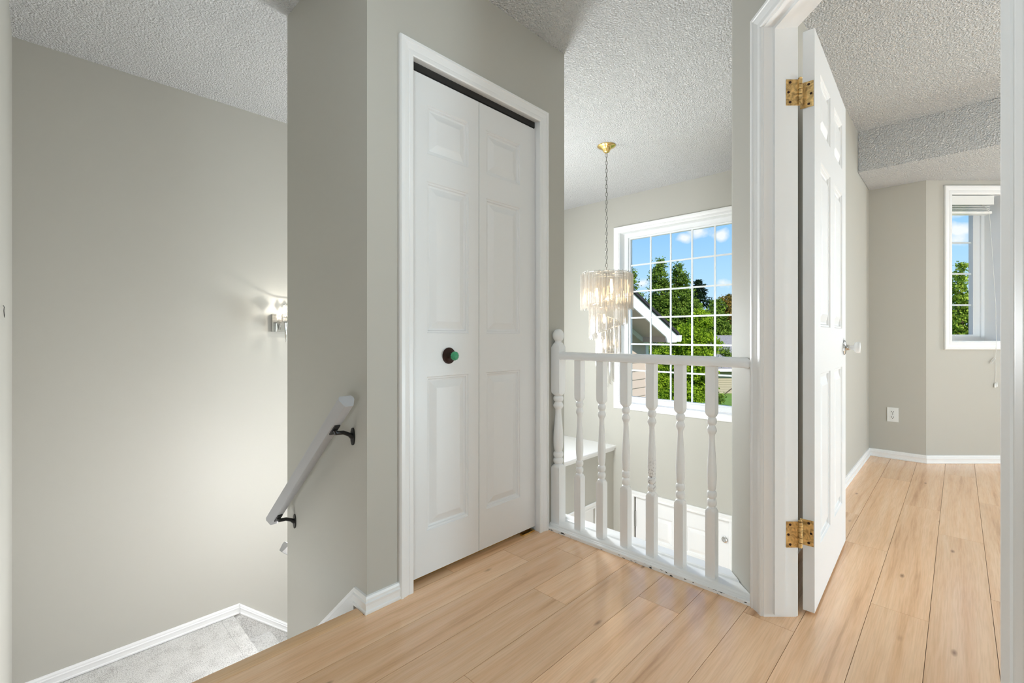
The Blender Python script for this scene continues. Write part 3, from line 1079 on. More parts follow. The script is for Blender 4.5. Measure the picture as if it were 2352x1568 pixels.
def lerp_ring(a, b_, t):
    return [tuple(p[i] * (1 - t) + q[i] * t for i in range(3)) for p, q in zip(a, b_)]


def spindle(bm, s, z0, z1, z2, z3, rb, top=None):
    """square block z0..z1, turned z1..z2, square block z2..z3"""
    n = 24
    R = [sq_exact(s, z0, n), sq_exact(s, z1 - 0.004, n)]
    # shoulder where the square is turned to round
    R += [lerp_ring(sq_exact(s, z1 + 0.000, n), circ(s * 1.18, z1 + 0.000, n), 0.35), circ(s * 0.98, z1 + 0.010, n), circ(rb * 0.72, z1 + 0.013, n)]
    L = z2 - z1
    def f(t): return z1 + L * t
    prof = []
    def bead(t0, t1, r, rn=0.70, m=6):
        for i in range(m + 1):
            a = math.pi * i / m
            prof.append((r * (rn + (1 - rn) * math.sin(a)), t0 + (t1 - t0) * (0.5 - 0.5 * math.cos(a))))
    bead(0.045, 0.120, rb)
    prof.append((rb * 0.66, 0.125))
    bead(0.130, 0.205, rb)
    prof.append((rb * 0.70, 0.212))
    for i in range(0, 15):
        t = i / 14
        # belly: fullest near the foot, thin at the neck
        r = rb * (0.58 + 0.40 * math.sin(math.pi * min(1, (t + 0.10) * 0.92) ** 0.62) ** 1.5)
        prof.append((max(r, rb * 0.60), 0.222 + 0.560 * t))
    prof.append((rb * 0.80, 0.800)); prof.append((rb * 1.0, 0.822)); prof.append((rb * 1.0, 0.840)); prof.append((rb * 0.78, 0.868))
    prof.append((rb * 0.66, 0.880)); prof.append((rb * 0.72, 0.888))
    bead(0.890, 0.962, rb * 1.0)
    for r, t in prof:
        R.append(circ(r, f(t), n))
    R += [circ(rb * 0.72, z2 - 0.013, n), circ(s * 0.98, z2 - 0.008, n), lerp_ring(sq_exact(s, z2, n), circ(s * 1.18, z2, n), 0.35), sq_exact(s, z2 + 0.008, n), sq_exact(s, z3, n)]
    if top:
        R += top(n)
    add_loft(bm, R)
    bmesh.ops.recalc_face_normals(bm, faces=bm.faces)


bs = 0.0185
bm = bmesh.new()
spindle(bm, bs, 0.028, 0.287, 0.664, 0.852, 0.0185)
b0 = link('baluster', bm, M['railpaint'], rail, smooth=35)
ys = [1.322, 1.196, 1.069, 0.944, 0.8185, 0.692]
b0.location = (0, ys[0] - 1.0, 0)
for i, y in enumerate(ys[1:], 1):
    c = b0.copy()
    if i == 3:
        c.data = b0.data.copy()
        c.data.materials.clear(); c.data.materials.append(M['scuffed'])
        c['label'] = 'white baluster with grey scuff marks low on its turning'
    c.parent = rail
    c.location = (0, y - 1.0, 0)
    COL.objects.link(c)
bm = bmesh.new()
def ball(n):
    R = [circ(0.0255, 0.926, n), circ(0.017, 0.934, n), circ(0.0165, 0.939, n)]
    for i in range(1, 10):
        a = math.pi * (0.17 + 0.83 * i / 9)
        R.append(circ(max(0.030 * math.sin(a), 0.0005), 0.967 - 0.034 * math.cos(a), n))
    return R
spindle(bm, 0.0255, 0.017, 0.306, 0.676, 0.908, 0.0265, ball)
nw = link('newel_post', bm, M['railpaint'], rail, smooth=35)
nw['label'] = 'thicker end post with a ball top'
nw.location = (0, 1.4535 - 1.0, 0.003)

# ------------------------------------------------------------------ stair handrails
def handrail(name, p0, p1, side, label, brackets, plumb=None):
    """p0 upper end, p1 lower end (centre of the rail); side = unit vector towards the wall; wall_d distance to it"""
    p0, p1, side = Vector(p0), Vector(p1), Vector(side)
    d = (p1 - p0).normalized()
    up = side.cross(d).normalized()
    if up.z < 0: up = -up
    root = empty(name, p0)
    tag(root, label, 'handrail')
    b_ = bmesh.new()
    pr = [(-0.027, 0.004), (-0.026, 0.015), (-0.020, 0.020), (0.020, 0.020), (0.026, 0.015), (0.027, 0.004), (0.016, -0.020), (0.012, -0.022), (-0.012, -0.022), (-0.016, -0.020)]
    add_loft(b_, [[side * a + up * c for a, c in pr], [(p1 - p0) + side * a + up * c for a, c in pr]])
    bmesh.ops.recalc_face_normals(b_, faces=b_.faces)
    link('rail_bar', b_, M['shaded_rail'], root, smooth=30)
    for t, wd in brackets:
        c = (p1 - p0) * t - up * 0.022
        bb = bmesh.new()
        # saddle under the rail
        add_obox(bb, c - d * 0.028 - side * 0.010 - up * 0.005, d * 0.056, side * 0.020, up * 0.005)
        wall = side * wd
        foot = Vector((c.x, c.y, c.z)) ; foot = foot + side * (wd - foot.dot(side)) + Vector((0, 0, -0.036))
        q = [c - up * 0.002, c + Vector((0, 0, -0.014)) + side * 0.004, c + side * wd * 0.45 + Vector((0, 0, -0.016)), c + side * wd * 0.75 + Vector((0, 0, -0.026)), foot + side * -0.004]
        add_tube(bb, q, [0.008, 0.008, 0.0075, 0.0075, 0.011], 10)
        # wall plate
        pl = []
        for k, o_ in enumerate((0.0, 0.005)):
            pl.append([foot - side * o_ + d.cross(Vector((0, 0, 1))).cross(Vector((0, 0, 1))).normalized() * (math.cos(a) * 0.014) + Vector((0, 0, math.sin(a) * 0.032)) for a in [2 * math.pi * i / 20 for i in range(20)]])
        add_loft(bb, pl)
        bmesh.ops.recalc_face_normals(bb, faces=bb.faces)
        link('bracket', bb, M['black'], root, smooth=40)
    return root


handrail('stair_handrail', (0.728, 1.486, 0.747), (0.728, 2.196, 0.148), (1, 0, 0), 'whitish wooden handrail, its shade put into the grey colour, on black brackets down the closet wall', [(0.155, XC0 - 0.728), (0.925, XC0 - 0.728)])
handrail('stair_handrail', (0.808, 2.292, -0.030), (2.55, 2.292, -1.56), (0, -1, 0), 'short visible end of the lower flight handrail, behind the closet corner', [(0.20, 0.071), (0.7, 0.071)])

# ------------------------------------------------------------------ tall window over the entry
win = empty('window_1', (XF, 2.0, 1.16))
struct(win, 'tall white gridded window over the entry')
wo = Vector((XF, 2.0, 1.16))
def wlink(name, b_, mat, parent=win, **k):
    for v in b_.verts: v.co -= wo
    return link(name, b_, mat, parent, **k)
bm = bmesh.new()
add_casing(bm, (XF, WY0, 0), (0, 1, 0), (-1, 0, 0), WY1 - WY0, WZ1, closed=True, H0=WZ0)
wlink('window_casing', bm, M['white'])
bm = bmesh.new()   # frame: reveal lining is the wall itself; vinyl frame deep in the opening
xa, xb = XF + 0.10, XF + 0.17
fw = 0.048
add_box(bm, xa, xb, WY0, WY0 + fw, WZ0, WZ1)
add_box(bm, xa, xb, WY1 - fw, WY1, WZ0, WZ1)
add_box(bm, xa, xb, WY0 + fw, WY1 - fw, WZ0, WZ0 + fw)
add_box(bm, xa, xb, WY0 + fw, WY1 - fw, WZ1 - fw, WZ1)
fi = 0.062
for (y0, y1, z0, z1) in ((WY0 + fw, WY0 + fi, WZ0 + fw, WZ1 - fw), (WY1 - fi, WY1 - fw, WZ0 + fw, WZ1 - fw), (WY0 + fi, WY1 - fi, WZ0 + fw, WZ0 + fi), (WY0 + fi, WY1 - fi, WZ1 - fi, WZ1 - fw)):
    add_box(bm, xa + 0.025, xb - 0.005, y0, y1, z0, z1)
wlink('window_frame', bm, M['vinyl'])
bm = bmesh.new()   # white boards lining the reveal
add_box(bm, XF - 0.001, xa, WY0, WY0 + 0.006, WZ0, WZ1)
add_box(bm, XF - 0.001, xa, WY1 - 0.006, WY1, WZ0, WZ1)
add_box(bm, XF - 0.001, xa, WY0 + 0.006, WY1 - 0.006, WZ0, WZ0 + 0.006)
add_box(bm, XF - 0.001, xa, WY0 + 0.006, WY1 - 0.006, WZ1 - 0.006, WZ1)
wlink('window_reveal', bm, M['white'])
gx = XF + 0.138
gy0, gy1, gz0, gz1 = WY0 + fi, WY1 - fi, WZ0 + fi, WZ1 - fi
bm = bmesh.new()
add_box(bm, gx - 0.009, gx - 0.006, gy0, gy1, gz0, gz1)
wlink('window_pane', bm, M['glass'])
bm = bmesh.new()
for i in range(1, 5):
    y = 2.507 - i * 0.2165
    add_box(bm, gx - 0.004, gx + 0.004, y - 0.0085, y + 0.0085, gz0, gz1)
for i in range(1, 6):
    z = gz0 + (gz1 - gz0) * i / 6
    add_box(bm, gx - 0.0035, gx + 0.0035, gy0, gy1, z - 0.0085, z + 0.0085)
wlink('window_grille', bm, M['vinyl'])

# ------------------------------------------------------------------ entry door and ledge
ed = empty('door_3', (XF, FDY0, LOW))
struct(ed, 'white entry door seen from above below the tall window')
eo = Vector((XF, FDY0, LOW))
bm = bmesh.new()
add_casing(bm, (0, 0, 0), (0, 1, 0), (-1, 0, 0), FDY1 - FDY0, FDZ1 - LOW)
link('door_casing', bm, M['white'], ed)
bm = bmesh.new()
Wd = FDY1 - FDY0 - 0.016
H_ = FDZ1 - LOW - 0.012
pan = []
pwid = 0.25
for a in (0.145, Wd - 0.145 - pwid):
    pan += [(a, a + pwid, H_ - 0.40, H_ - 0.145), (a, a + pwid, 1.0, H_ - 0.52), (a, a + pwid, 0.22, 0.88)]
door_slab(bm, (0.018, 0.008, 0.006), (0, 1, 0), (-1, 0, 0), Wd, H_, 0.044, pan, both=False)
link('door_slab', bm, M['white'], ed)
bm = bmesh.new()
add_box(bm, 0.019, 0.075, 0.0, 0.008, 0, H_ + 0.012); add_box(bm, 0.019, 0.075, FDY1 - FDY0 - 0.008, FDY1 - FDY0, 0, H_ + 0.012); add_box(bm, 0.019, 0.075, 0.0, FDY1 - FDY0, H_ + 0.006, H_ + 0.012)
add_box(bm, 0.062, 0.075, 0.0, FDY1 - FDY0, 0, H_ + 0.006)
link('door_gap', bm, M['dark'], ed)
bm = bmesh.new()
add_box(bm, 0.006, 0.017, FDY1 - FDY0 - 0.014, FDY1 - FDY0 + 0.004, 1.735, 1.895)
link('hinge', bm, M['steel'], ed)
bm = bmesh.new()
add_lathe(bm, [(0, 0), (0.026, 0), (0.026, 0.008), (0.020, 0.012), (0.016, 0.012), (0.014, 0.020), (0, 0.020)], (0.018, 0.045, 1.868), (-1, 0, 0), 20)
link('deadbolt', bm, M['chrome'], ed, smooth=40)
bm = bmesh.new()
add_lathe(bm, [(0, 0), (0.03, 0), (0.03, 0.008), (0.012, 0.012), (0.012, 0.03), (0.026, 0.04), (0.026, 0.06), (0, 0.065)], (0.018, 0.07, 0.92), (-1, 0, 0), 20)
link('knob', bm, M['chrome'], ed, smooth=40)

LX0, LY = 2.95, 2.650
bm = bmesh.new()
add_box(bm, LX0, 3.12, LY, YL, LOW, -0.225)
add_box(bm, 3.12, 3.94, LY, YL, -0.775, -0.225)
add_box(bm, 3.94, XF, LY, YL, LOW, -0.225)
add_box(bm, 3.12, 3.94, LY + 0.10, YL, LOW, -0.775)
struct(link('wall_ledge', bm, M['wall']), 'boxed wall under the white ledge beside the entry')
bm = bmesh.new()
lp = [(LY - 0.028, -0.224), (LY - 0.030, -0.216), (LY - 0.030, -0.202), (LY - 0.026, -0.197), (LY - 0.020, -0.195), (YL, -0.195), (YL, -0.224)]
add_loft(bm, [[(x, a, c) for a, c in lp] for x in (LX0 - 0.03, XF)])
add_box(bm, LX0 - 0.01, XF, LY - 0.014, LY, -0.250, -0.224)
bmesh.ops.recalc_face_normals(bm, faces=bm.faces)
struct(link('trim_7', bm, M['white']), 'white ledge top beside the entry window')
cl = empty('door_4', (3.12, LY, LOW))
struct(cl, 'white panelled closet door below the ledge')
bm = bmesh.new()
add_casing(bm, (0, 0, 0), (1, 0, 0), (0, -1, 0), 0.82, -0.775 - LOW)
link('door_casing', bm, M['white'], cl)
bm = bmesh.new()
hh = -0.775 - LOW - 0.012
door_slab(bm, (0.006, 0.016, 0.008), (1, 0, 0), (0, -1, 0), 0.808, hh - 0.008, 0.035, [(0.12, 0.36, hh - 0.42, hh - 0.12), (0.45, 0.69, hh - 0.42, hh - 0.12), (0.12, 0.36, 0.98, hh - 0.54), (0.45, 0.69, 0.98, hh - 0.54), (0.12, 0.36, 0.2, 0.85), (0.45, 0.69, 0.2, 0.85)], both=False)
link('door_slab', bm, M['white'], cl)

# ------------------------------------------------------------------ bay window
bw = empty('window_2', cam_pt(BF, 3.54, 1.49))
struct(bw, 'narrow white casement window in the bedroom bay')
bo = cam_pt(BF, 3.54, 1.49)
def blink(name, b_, mat, parent=bw, **k):
    for v in b_.verts: v.co -= bo
    return link(name, b_, mat, parent, **k)
bm = bmesh.new()
add_casing(bm, cam_pt(BF, BR0), RT, -FW, BR1 - BR0, BZ1, closed=True, H0=BZ0)
blink('window_casing', bm, M['white'])
def fbox(f0, f1, r0, r1, z0, z1):
    add_prism(bm, [pxy(f0, r0), pxy(f1, r0), pxy(f1, r1), pxy(f0, r1)], z0, z1)
bm = bmesh.new()
fbox(BF - 0.001, BF + 0.150, BR0, BR0 + 0.005, BZ0, BZ1)
fbox(BF - 0.001, BF + 0.150, BR1 - 0.005, BR1, BZ0, BZ1)
fbox(BF - 0.001, BF + 0.150, BR0 + 0.005, BR1 - 0.005, BZ0, BZ0 + 0.005)
fbox(BF - 0.001, BF + 0.150, BR0 + 0.005, BR1 - 0.005, BZ1 - 0.005, BZ1)
blink('window_reveal', bm, M['white'])
bm = bmesh.new()
q0, q1 = BF + 0.145, BF + 0.20
fr = 0.030
fbox(q0, q1, BR0, BR0 + fr, BZ0, BZ1)
fbox(q0, q1, BR1 - fr, BR1, BZ0, BZ1)
fbox(q0, q1, BR0 + fr, BR1 - fr, BZ0, BZ0 + fr)
fbox(q0, q1, BR0 + fr, BR1 - fr, BZ1 - fr, BZ1)
blink('window_frame', bm, M['vinyl'])
bm = bmesh.new()
q2, q3, f2 = q0 + 0.012, q1 - 0.006, 0.052
s0_, s1_, t0_, t1_ = BR0 + fr, BR1 - fr, BZ0 + fr, BZ1 - fr
fbox(q2, q3, s0_, s0_ + f2, t0_, t1_)
fbox(q2, q3, s1_ - f2, s1_, t0_, t1_)
fbox(q2, q3, s0_ + f2, s1_ - f2, t0_, t0_ + 0.025)
fbox(q2, q3, s0_ + f2, s1_ - f2, t1_ - 0.025, t1_)
blink('window_sash', bm, M['vinyl'])
ga, gb = s0_ + f2, s1_ - f2
bm = bmesh.new()
fbox(q2 + 0.010, q2 + 0.013, ga, gb, t0_ + 0.025, t1_ - 0.025)
blink('window_pane', bm, M['glass'])
bm = bmesh.new()
for z in (1.215, 1.463, 1.712):
    fbox(q2 + 0.016, q2 + 0.022, ga, gb, z - 0.007, z + 0.007)
blink('window_grille', bm, M['vinyl'])

# blind
bl = empty('window_blind', cam_pt(BF + 0.035, 3.53, 1.97))
tag(bl, 'raised white slat blind at the top of the narrow bay window', 'blind')
bo2 = cam_pt(BF + 0.035, 3.53, 1.97)
def b2(name, b_, mat, parent=bl, **k):
    for v in b_.verts: v.co -= bo2
    return link(name, b_, mat, parent, **k)
bm = bmesh.new(); fbox(BF + 0.015, BF + 0.023, 3.346, 3.680, 1.972, 2.038); b2('valance', bm, M['plastic'])
bm = bmesh.new(); fbox(BF + 0.026, BF + 0.078, 3.350, 3.670, 1.998, 2.036); b2('head_rail', bm, M['plastic'])
for i in range(5):
    bm = bmesh.new(); z = 1.985 - i * 0.013
    tilt = 0.002 * (i % 2)
    fbox(BF + 0.028, BF + 0.078, 3.350 + tilt, 3.664 + tilt, z, z + 0.003); b2('slat', bm, M['plastic'])
bm = bmesh.new(); fbox(BF + 0.026, BF + 0.080, 3.350, 3.676, 1.905, 1.922); b2('bottom_rail', bm, M['plastic'])
bm = bmesh.new()
pts = [cam_pt(BF + 0.024, 3.595, 1.970), cam_pt(BF + 0.012, 3.622, 1.945), cam_pt(BF + 0.010, 3.640, 1.90), cam_pt(BF - 0.004, 3.646, 1.6), cam_pt(BF - 0.020, 3.655, 1.2), cam_pt(BF - 0.020, 3.660, 0.93), cam_pt(BF - 0.018, 3.662, 0.86), cam_pt(BF - 0.014, 3.660, 0.80), cam_pt(BF - 0.010, 3.668, 0.70), cam_pt(BF - 0.008, 3.666, 0.61)]
add_tube(bm, pts, 0.0014, 6)
for k in range(3):
    lp_ = [cam_pt(BF - 0.016, 3.660, 0.803)]
    for i in range(1, 8):
        a = i / 8 * 2 * math.pi
        lp_.append(cam_pt(BF - 0.016, 3.660 - 0.035 * (0.5 - 0.5 * math.cos(a)) - 0.004 * k, 0.803 - 0.045 * (0.5 - 0.5 * math.cos(a)) + 0.010 * math.sin(a) * (k - 1)))
    lp_.append(cam_pt(BF - 0.016, 3.660, 0.803))
    add_tube(bm, lp_, 0.0012, 5)
cd_ = b2('pull_cord', bm, M['cord'], smooth='all')
for dr, dz in ((0.0, 0.0), (0.012, 0.006)):
    bm = bmesh.new()
    add_lathe(bm, [(0, 0), (0.003, 0), (0.005, -0.012), (0.0065, -0.030), (0.006, -0.034), (0, -0.034)], cam_pt(BF - 0.008, 3.663 + dr, 0.612 + dz), (0, 0, 1), 12)
    b2('cord_tassel', bm, M['plastic'], cd_, smooth=40)

# outlet
ol = empty('wall_outlet', (4.70, 0.3745, 0.347))
tag(ol, 'white duplex wall outlet low on the bedroom wall beside the bay', 'outlet')
bm = bmesh.new()
add_loft(bm, [[(d, y * s, z * s) for y, z in ((-0.035, -0.057), (0.035, -0.057), (0.035, 0.057), (-0.035, 0.057))] for d, s in ((0, 1.0), (-0.003, 1.0), (-0.006, 0.94))])
bmesh.ops.recalc_face_normals(bm, faces=bm.faces)
link('cover_plate', bm, M['plastic'], ol)
for zc in (0.021, -0.021):
    bm = bmesh.new()
    add_loft(bm, [[(d, math.cos(a) * 0.0165, zc + math.sin(a) * 0.0145) for a in [2 * math.pi * i / 20 for i in range(20)]] for d in (-0.005, -0.0085)])
    bmesh.ops.recalc_face_normals(bm, faces=bm.faces)
    so = link('socket', bm, M['plastic'], ol)
    bm = bmesh.new()
    for y in (-0.006, 0.006):
        add_box(bm, -0.0092, -0.0080, y - 0.0015, y + 0.0015, zc - 0.001, zc + 0.008)
    add_lathe(bm, [(0, 0), (0.003, 0), (0.003, 0.0012), (0, 0.0012)], (-0.0080, 0, zc - 0.007), (-1, 0, 0), 10)
    link('slots', bm, M['slot'], so)
bm = bmesh.new()
add_lathe(bm, [(0, 0), (0.003, 0), (0.002, 0.0012), (0, 0.0012)], (-0.006, 0, 0), (-1, 0, 0), 10)
link('screw', bm, M['steel'], ol)

# ------------------------------------------------------------------ chandelier
CHX, CHY = 3.063, 1.956
ch = empty('chandelier', (CHX, CHY, CEIL))
tag(ch, 'tiered spiral chandelier of hanging clear prisms on a long chain over the entry', 'chandelier')
bm = bmesh.new()
add_lathe(bm, [(0, 0), (0.070, 0), (0.071, -0.004), (0.066, -0.010), (0.050, -0.018), (0.034, -0.028), (0.026, -0.042), (0.018, -0.052), (0.008, -0.056), (0, -0.057)], (0, 0, 0), (0, 0, 1), 36)
link('ceiling_canopy', bm, M['gold'], ch, smooth=40)
bm = bmesh.new()
z = -0.055
i = 0
ZT = 1.452 - CEIL
while z - 0.034 > ZT + 0.03:
    c = z - 0.017
    pts = []
    for k in range(13):
        a = 2 * math.pi * k / 12
        rr_ = 0.0085
        x = math.cos(a) * rr_; zz_ = math.sin(a) * 0.0185
        pts.append(Vector((x, 0, c + zz_)) if i % 2 == 0 else Vector((0, x, c + zz_)))
    if i % 2 == 0:
        pts = [Vector((p.x * ST, -p.x * CT, p.z)) for p in pts]
    else:
        pts = [Vector((p.y * (0.45 * ST + CT * .8), p.y * (-0.45 * CT + ST * .8), p.z)) for p in pts]
    add_tube(bm, pts, 0.0020, 6, caps=False)
    z -= 0.0305
    i += 1
zend = z
link('chain', bm, M['steel'], ch, smooth='all')
bm = bmesh.new()
add_tube(bm, [Vector((0.004 * math.sin(k * 1.3), 0.004 * math.cos(k * 0.9), -0.05 + (ZT + 0.05) * k / 30)) for k in range(31)], 0.0013, 5)
link('lamp_cord', bm, M['steel'], ch, smooth='all')
bm = bmesh.new()
lp_ = [Vector((math.cos(a) * 0.013 * ST, -math.cos(a) * 0.013 * CT, ZT + 0.012 + math.sin(a) * 0.013)) for a in [2 * math.pi * k / 14 for k in range(15)]]
add_tube(bm, lp_, 0.0022, 6, caps=False)
add_tube(bm, [Vector((0, 0, zend)), Vector((0, 0, ZT + 0.02))], 0.0022, 6)
link('hanging_ring', bm, M['steel'], ch, smooth='all')
# frame: top ring, spokes, inner spiral
bm = bmesh.new()
R1 = 0.178
ring = [Vector((math.cos(a) * R1, math.sin(a) * R1, ZT)) for a in [2 * math.pi * k / 48 for k in range(49)]]
add_tube(bm, ring, 0.0028, 6, caps=False)
for k in range(6):
    a = math.pi / 3 * k + 0.2
    add_tube(bm, [Vector((0, 0, ZT)), Vector((math.cos(a) * R1, math.sin(a) * R1, ZT))], 0.0022, 6)
def spiral(h):      # h = half turns
    ang = math.atan2(-CT, ST) - math.pi * h
    r = max(0.150 - 0.0255 * h, 0.026)
    zt = (1.300 - 0.112 * h) - CEIL
    return ang, r, zt
HT = 4.6
add_tube(bm, [Vector((math.cos(spiral(h)[0]) * spiral(h)[1], math.sin(spiral(h)[0]) * spiral(h)[1], spiral(h)[2])) for h in [HT * k / 90 for k in range(91)]], 0.0026, 6)
add_tube(bm, [Vector((0, 0, ZT)), Vector((0, 0, 0.78 - CEIL))], 0.006, 8)
for h in (0.0, 1.0, 2.0, 3.0, 4.0):
    a, r, zt = spiral(h)
    add_tube(bm, [Vector((0, 0, zt)), Vector((math.cos(a) * r, math.sin(a) * r, zt))], 0.002, 6)
for k in range(32):
    a = 2 * math.pi * k / 32 + 0.05
    e_ = Vector((math.cos(a), math.sin(a), 0)); t_ = Vector((-math.sin(a), math.cos(a), 0))
    add_tube(bm, [e_ * (R1 + 0.006) + Vector((0, 0, ZT - 0.008)), e_ * (R1 + 0.006) + Vector((0, 0, ZT + 0.003)), e_ * (R1 + 0.004) + t_ * 0.006 + Vector((0, 0, ZT + 0.009)), e_ * (R1 + 0.002) + t_ * 0.013 + Vector((0, 0, ZT + 0.006))], 0.0012, 5)
link('wire_frame', bm, M['chrome'], ch, smooth='all')


def prism_mesh(L_, w):
    """three lobed acrylic prism cut off at a slant, hanging from a small hook"""
    b_ = bmesh.new()
    sec = []
    for k in range(12):
        a = 2 * math.pi * k / 12
        r = w * (0.62 + 0.38 * math.cos(3 * a) ** 2 * (1 if math.cos(3 * a) > 0 else 0.0) + 0.12 * math.cos(6 * a))
        sec.append((math.cos(a) * r, math.sin(a) * r))
    top = [(x, y, -0.004) for x, y in sec]
    bot = [(x, y, -L_ - x * 0.85) for x, y in sec]
    add_loft(b_, [top, bot])
    bmesh.ops.recalc_face_normals(b_, faces=b_.faces)
    return b_


def hook_mesh():
    b_ = bmesh.new()
    add_tube(b_, [(0, 0, -0.008), (0.001, 0, 0.002), (0.006, 0, 0.007), (0.012, 0, 0.005)], 0.0011, 5)
    return b_


def place_rods(proto, specs):
    for i, (x, y, z_, a) in enumerate(specs):
        c = proto if i == 0 else proto.copy()
        c.location = (x, y, z_)
        c.rotation_euler = (0, 0, a)
        if i:
            c.parent = ch
            COL.objects.link(c)


long_rod = link('crystal_prism', prism_mesh(0.265, 0.017), M['crystal'], ch)
sp = []
for k in range(32):
    a = 2 * math.pi * k / 32 + 0.05
    sp.append((math.cos(a) * (R1 + 0.006), math.sin(a) * (R1 + 0.006), ZT - 0.004, a))
place_rods(long_rod, sp)
short_rod = link('crystal_prism', prism_mesh(0.215, 0.0125), M['crystal'], ch)
sp = []
h = 0.0
while h < HT and len(sp) < 60:
    a, r, zt = spiral(h)
    sp.append((math.cos(a) * r, math.sin(a) * r, zt - 0.003, a))
    h += 0.0250 / max(r, 0.03) / math.pi
place_rods(short_rod, sp)
for (h, rr_) in ((0.075, 0), (0.075, 2.1), (0.075, 4.2), (0.045, 1.0), (0.03, 3.3)):
    zb_ = {0: 1.335, 2.1: 1.300, 4.2: 1.36, 1.0: 1.10, 3.3: 0.90}[rr_] - CEIL
    bm = bmesh.new()
    add_lathe(bm, [(0, 0.04), (0.008, 0.04), (0.009, 0.02), (0.011, 0.012), (0.012, 0.0), (0.012, -0.012), (0.008, -0.022), (0.003, -0.032), (0.0, -0.034)][::-1], (math.cos(rr_) * h, math.sin(rr_) * h, zb_), (0, 0, 1), 14)
    link('candle_bulb', bm, M['bulb'], ch, smooth='all')
light('chandelier_light', 'POINT', (CHX, CHY, 1.27), 4, (1.0, 0.78, 0.52), shadow_soft_size=0.05)

# ------------------------------------------------------------------ wall sconce
SX, SY = 1.172, 3.215
sc_ = empty('wall_sconce', (SX, YL, 1.055))
tag(sc_, 'lit crystal and chrome wall sconce above the stair landing', 'wall lamp')
bm = bmesh.new()
add_box(bm, -0.078, 0.078, -0.026, 0.0, -0.058, 0.060)
link('back_plate', bm, M['chrome'], sc_)
bm = bmesh.new()
add_tube(bm, [Vector((-0.030, -0.024, -0.045)), Vector((-0.034, -0.045, -0.01)), Vector((-0.020, -0.080, 0.012)), Vector((0, -0.115, 0.004)), Vector((0, SY - YL, 0.010))], 0.007, 8)
add_lathe(bm, [(0, 0.002), (0.034, 0.002), (0.036, 0.006), (0.034, 0.010), (0, 0.010)], (0, SY - YL, 0), (0, 0, 1), 24)
link('arm', bm, M['chrome'], sc_, smooth=40)
bm = bmesh.new()
add_lathe(bm, [(0.0, -0.132), (0.0035, -0.115), (0.009, -0.03), (0.011, 0.0), (0, 0.003)], (-0.026, SY - YL, 0), (0, 0, 1), 14)
link('spike_finial', bm, M['chrome'], sc_, smooth=40)
bm = bmesh.new()
nseg = 13
rs = random.Random(3)
for k in range(nseg):
    a = 2 * math.pi * k / nseg
    for j in range(4):
        a_ = a + rs.uniform(-0.12, 0.12)
        c = Vector((math.cos(a_) * 0.038, SY - YL + math.sin(a_) * 0.038, 0.024 + j * 0.027))
        ta = Vector((-math.sin(a_), math.cos(a_), 0)); na = Vector((math.cos(a_), math.sin(a_), 0))
        wd_ = rs.uniform(0.0065, 0.0095)
        pts_ = [c + ta * wd_, c + na * 0.006, c - ta * wd_, c - na * 0.006]
        vs = [bm.verts.new(p) for p in pts_]
        t_ = bm.verts.new(c + Vector((0, 0, 0.0125))); d_ = bm.verts.new(c - Vector((0, 0, 0.0125)))
        for i_ in range(4):
            bm.faces.new((vs[i_], vs[(i_ + 1) % 4], t_)); bm.faces.new((vs[(i_ + 1) % 4], vs[i_], d_))
bmesh.ops.recalc_face_normals(bm, faces=bm.faces)
link('crystal_shade', bm, M['shade'], sc_)
bm = bmesh.new()
ring = [Vector((math.cos(a) * 0.042, SY - YL + math.sin(a) * 0.042, 0.124)) for a in [2 * math.pi * k / 32 for k in range(33)]]
add_tube(bm, ring, 0.0016, 6, caps=False)
link('shade_ring', bm, M['chrome'], sc_, smooth='all')
bm = bmesh.new()
add_lathe(bm, [(0, -0.03), (0.007, -0.03), (0.010, -0.01), (0.010, 0.01), (0.005, 0.022), (0, 0.025)], (0, SY - YL, 0.055), (0, 0, 1), 14)
link('bulb', bm, M['bulb_white'], sc_, smooth='all')
light('sconce_light', 'POINT', (SX, SY, 1.152), 1.1, (1.0, 0.95, 0.87), shadow_soft_size=0.003)

# small wire mark on the wall at the very left
bm = bmesh.new()
hx = -0.090
add_tube(bm, [(hx, 2.495, 1.078), (hx + 0.004, 2.44, 1.070), (hx + 0.002, 2.47, 1.058), (hx + 0.002, 2.50, 1.040), (hx + 0.002, 2.52, 1.036), (hx, 2.56, 1.050)], 0.0012, 5)
o = link('picture_hook', bm, M['black'])
tag(o, 'tiny bent black wire hook left on the wall at the left edge', 'hook')

# ------------------------------------------------------------------ outside
GZ = -3.25
bm = bmesh.new()
n_ = 24
add_box(bm, 4.75, 90, -70, 90, GZ - 0.3, GZ)
grass = plain('lawn', (0.16, 0.26, 0.05), 0.95, vary=0.35, bscale=3, spec=0.1)
tag(link('lawn', bm, grass), 'green lawn outside the house', 'lawn', kind='stuff')


def mat_siding(name, col, pitch):
    m, nt, b = new_mat(name)
    N, L = nt.nodes.new, nt.links.new
    b.inputs['Base Color'].default_value = (*col, 1)
    b.inputs['Roughness'].default_value = 0.6
    return m


def lap_siding(bm, p0, p1, z0, z1, n, pitch=0.14, lip=0.014):
    """horizontal lap boards on the face p0-p1, each board's foot standing proud"""
    p0, p1, n = Vector(p0), Vector(p1), Vector(n)
    k = int((z1 - z0) / pitch) + 1
    for i in range(k):
        a, b_ = z0 + i * pitch, min(z0 + (i + 1) * pitch, z1)
        if b_ - a < 0.01: continue
        pr = [(0, a), (lip, a), (lip, a + 0.012), (0.001, b_), (0, b_)]
        add_loft(bm, [[p + n * d + Vector((0, 0, z)) for d, z in pr] for p in (p0, p1)])


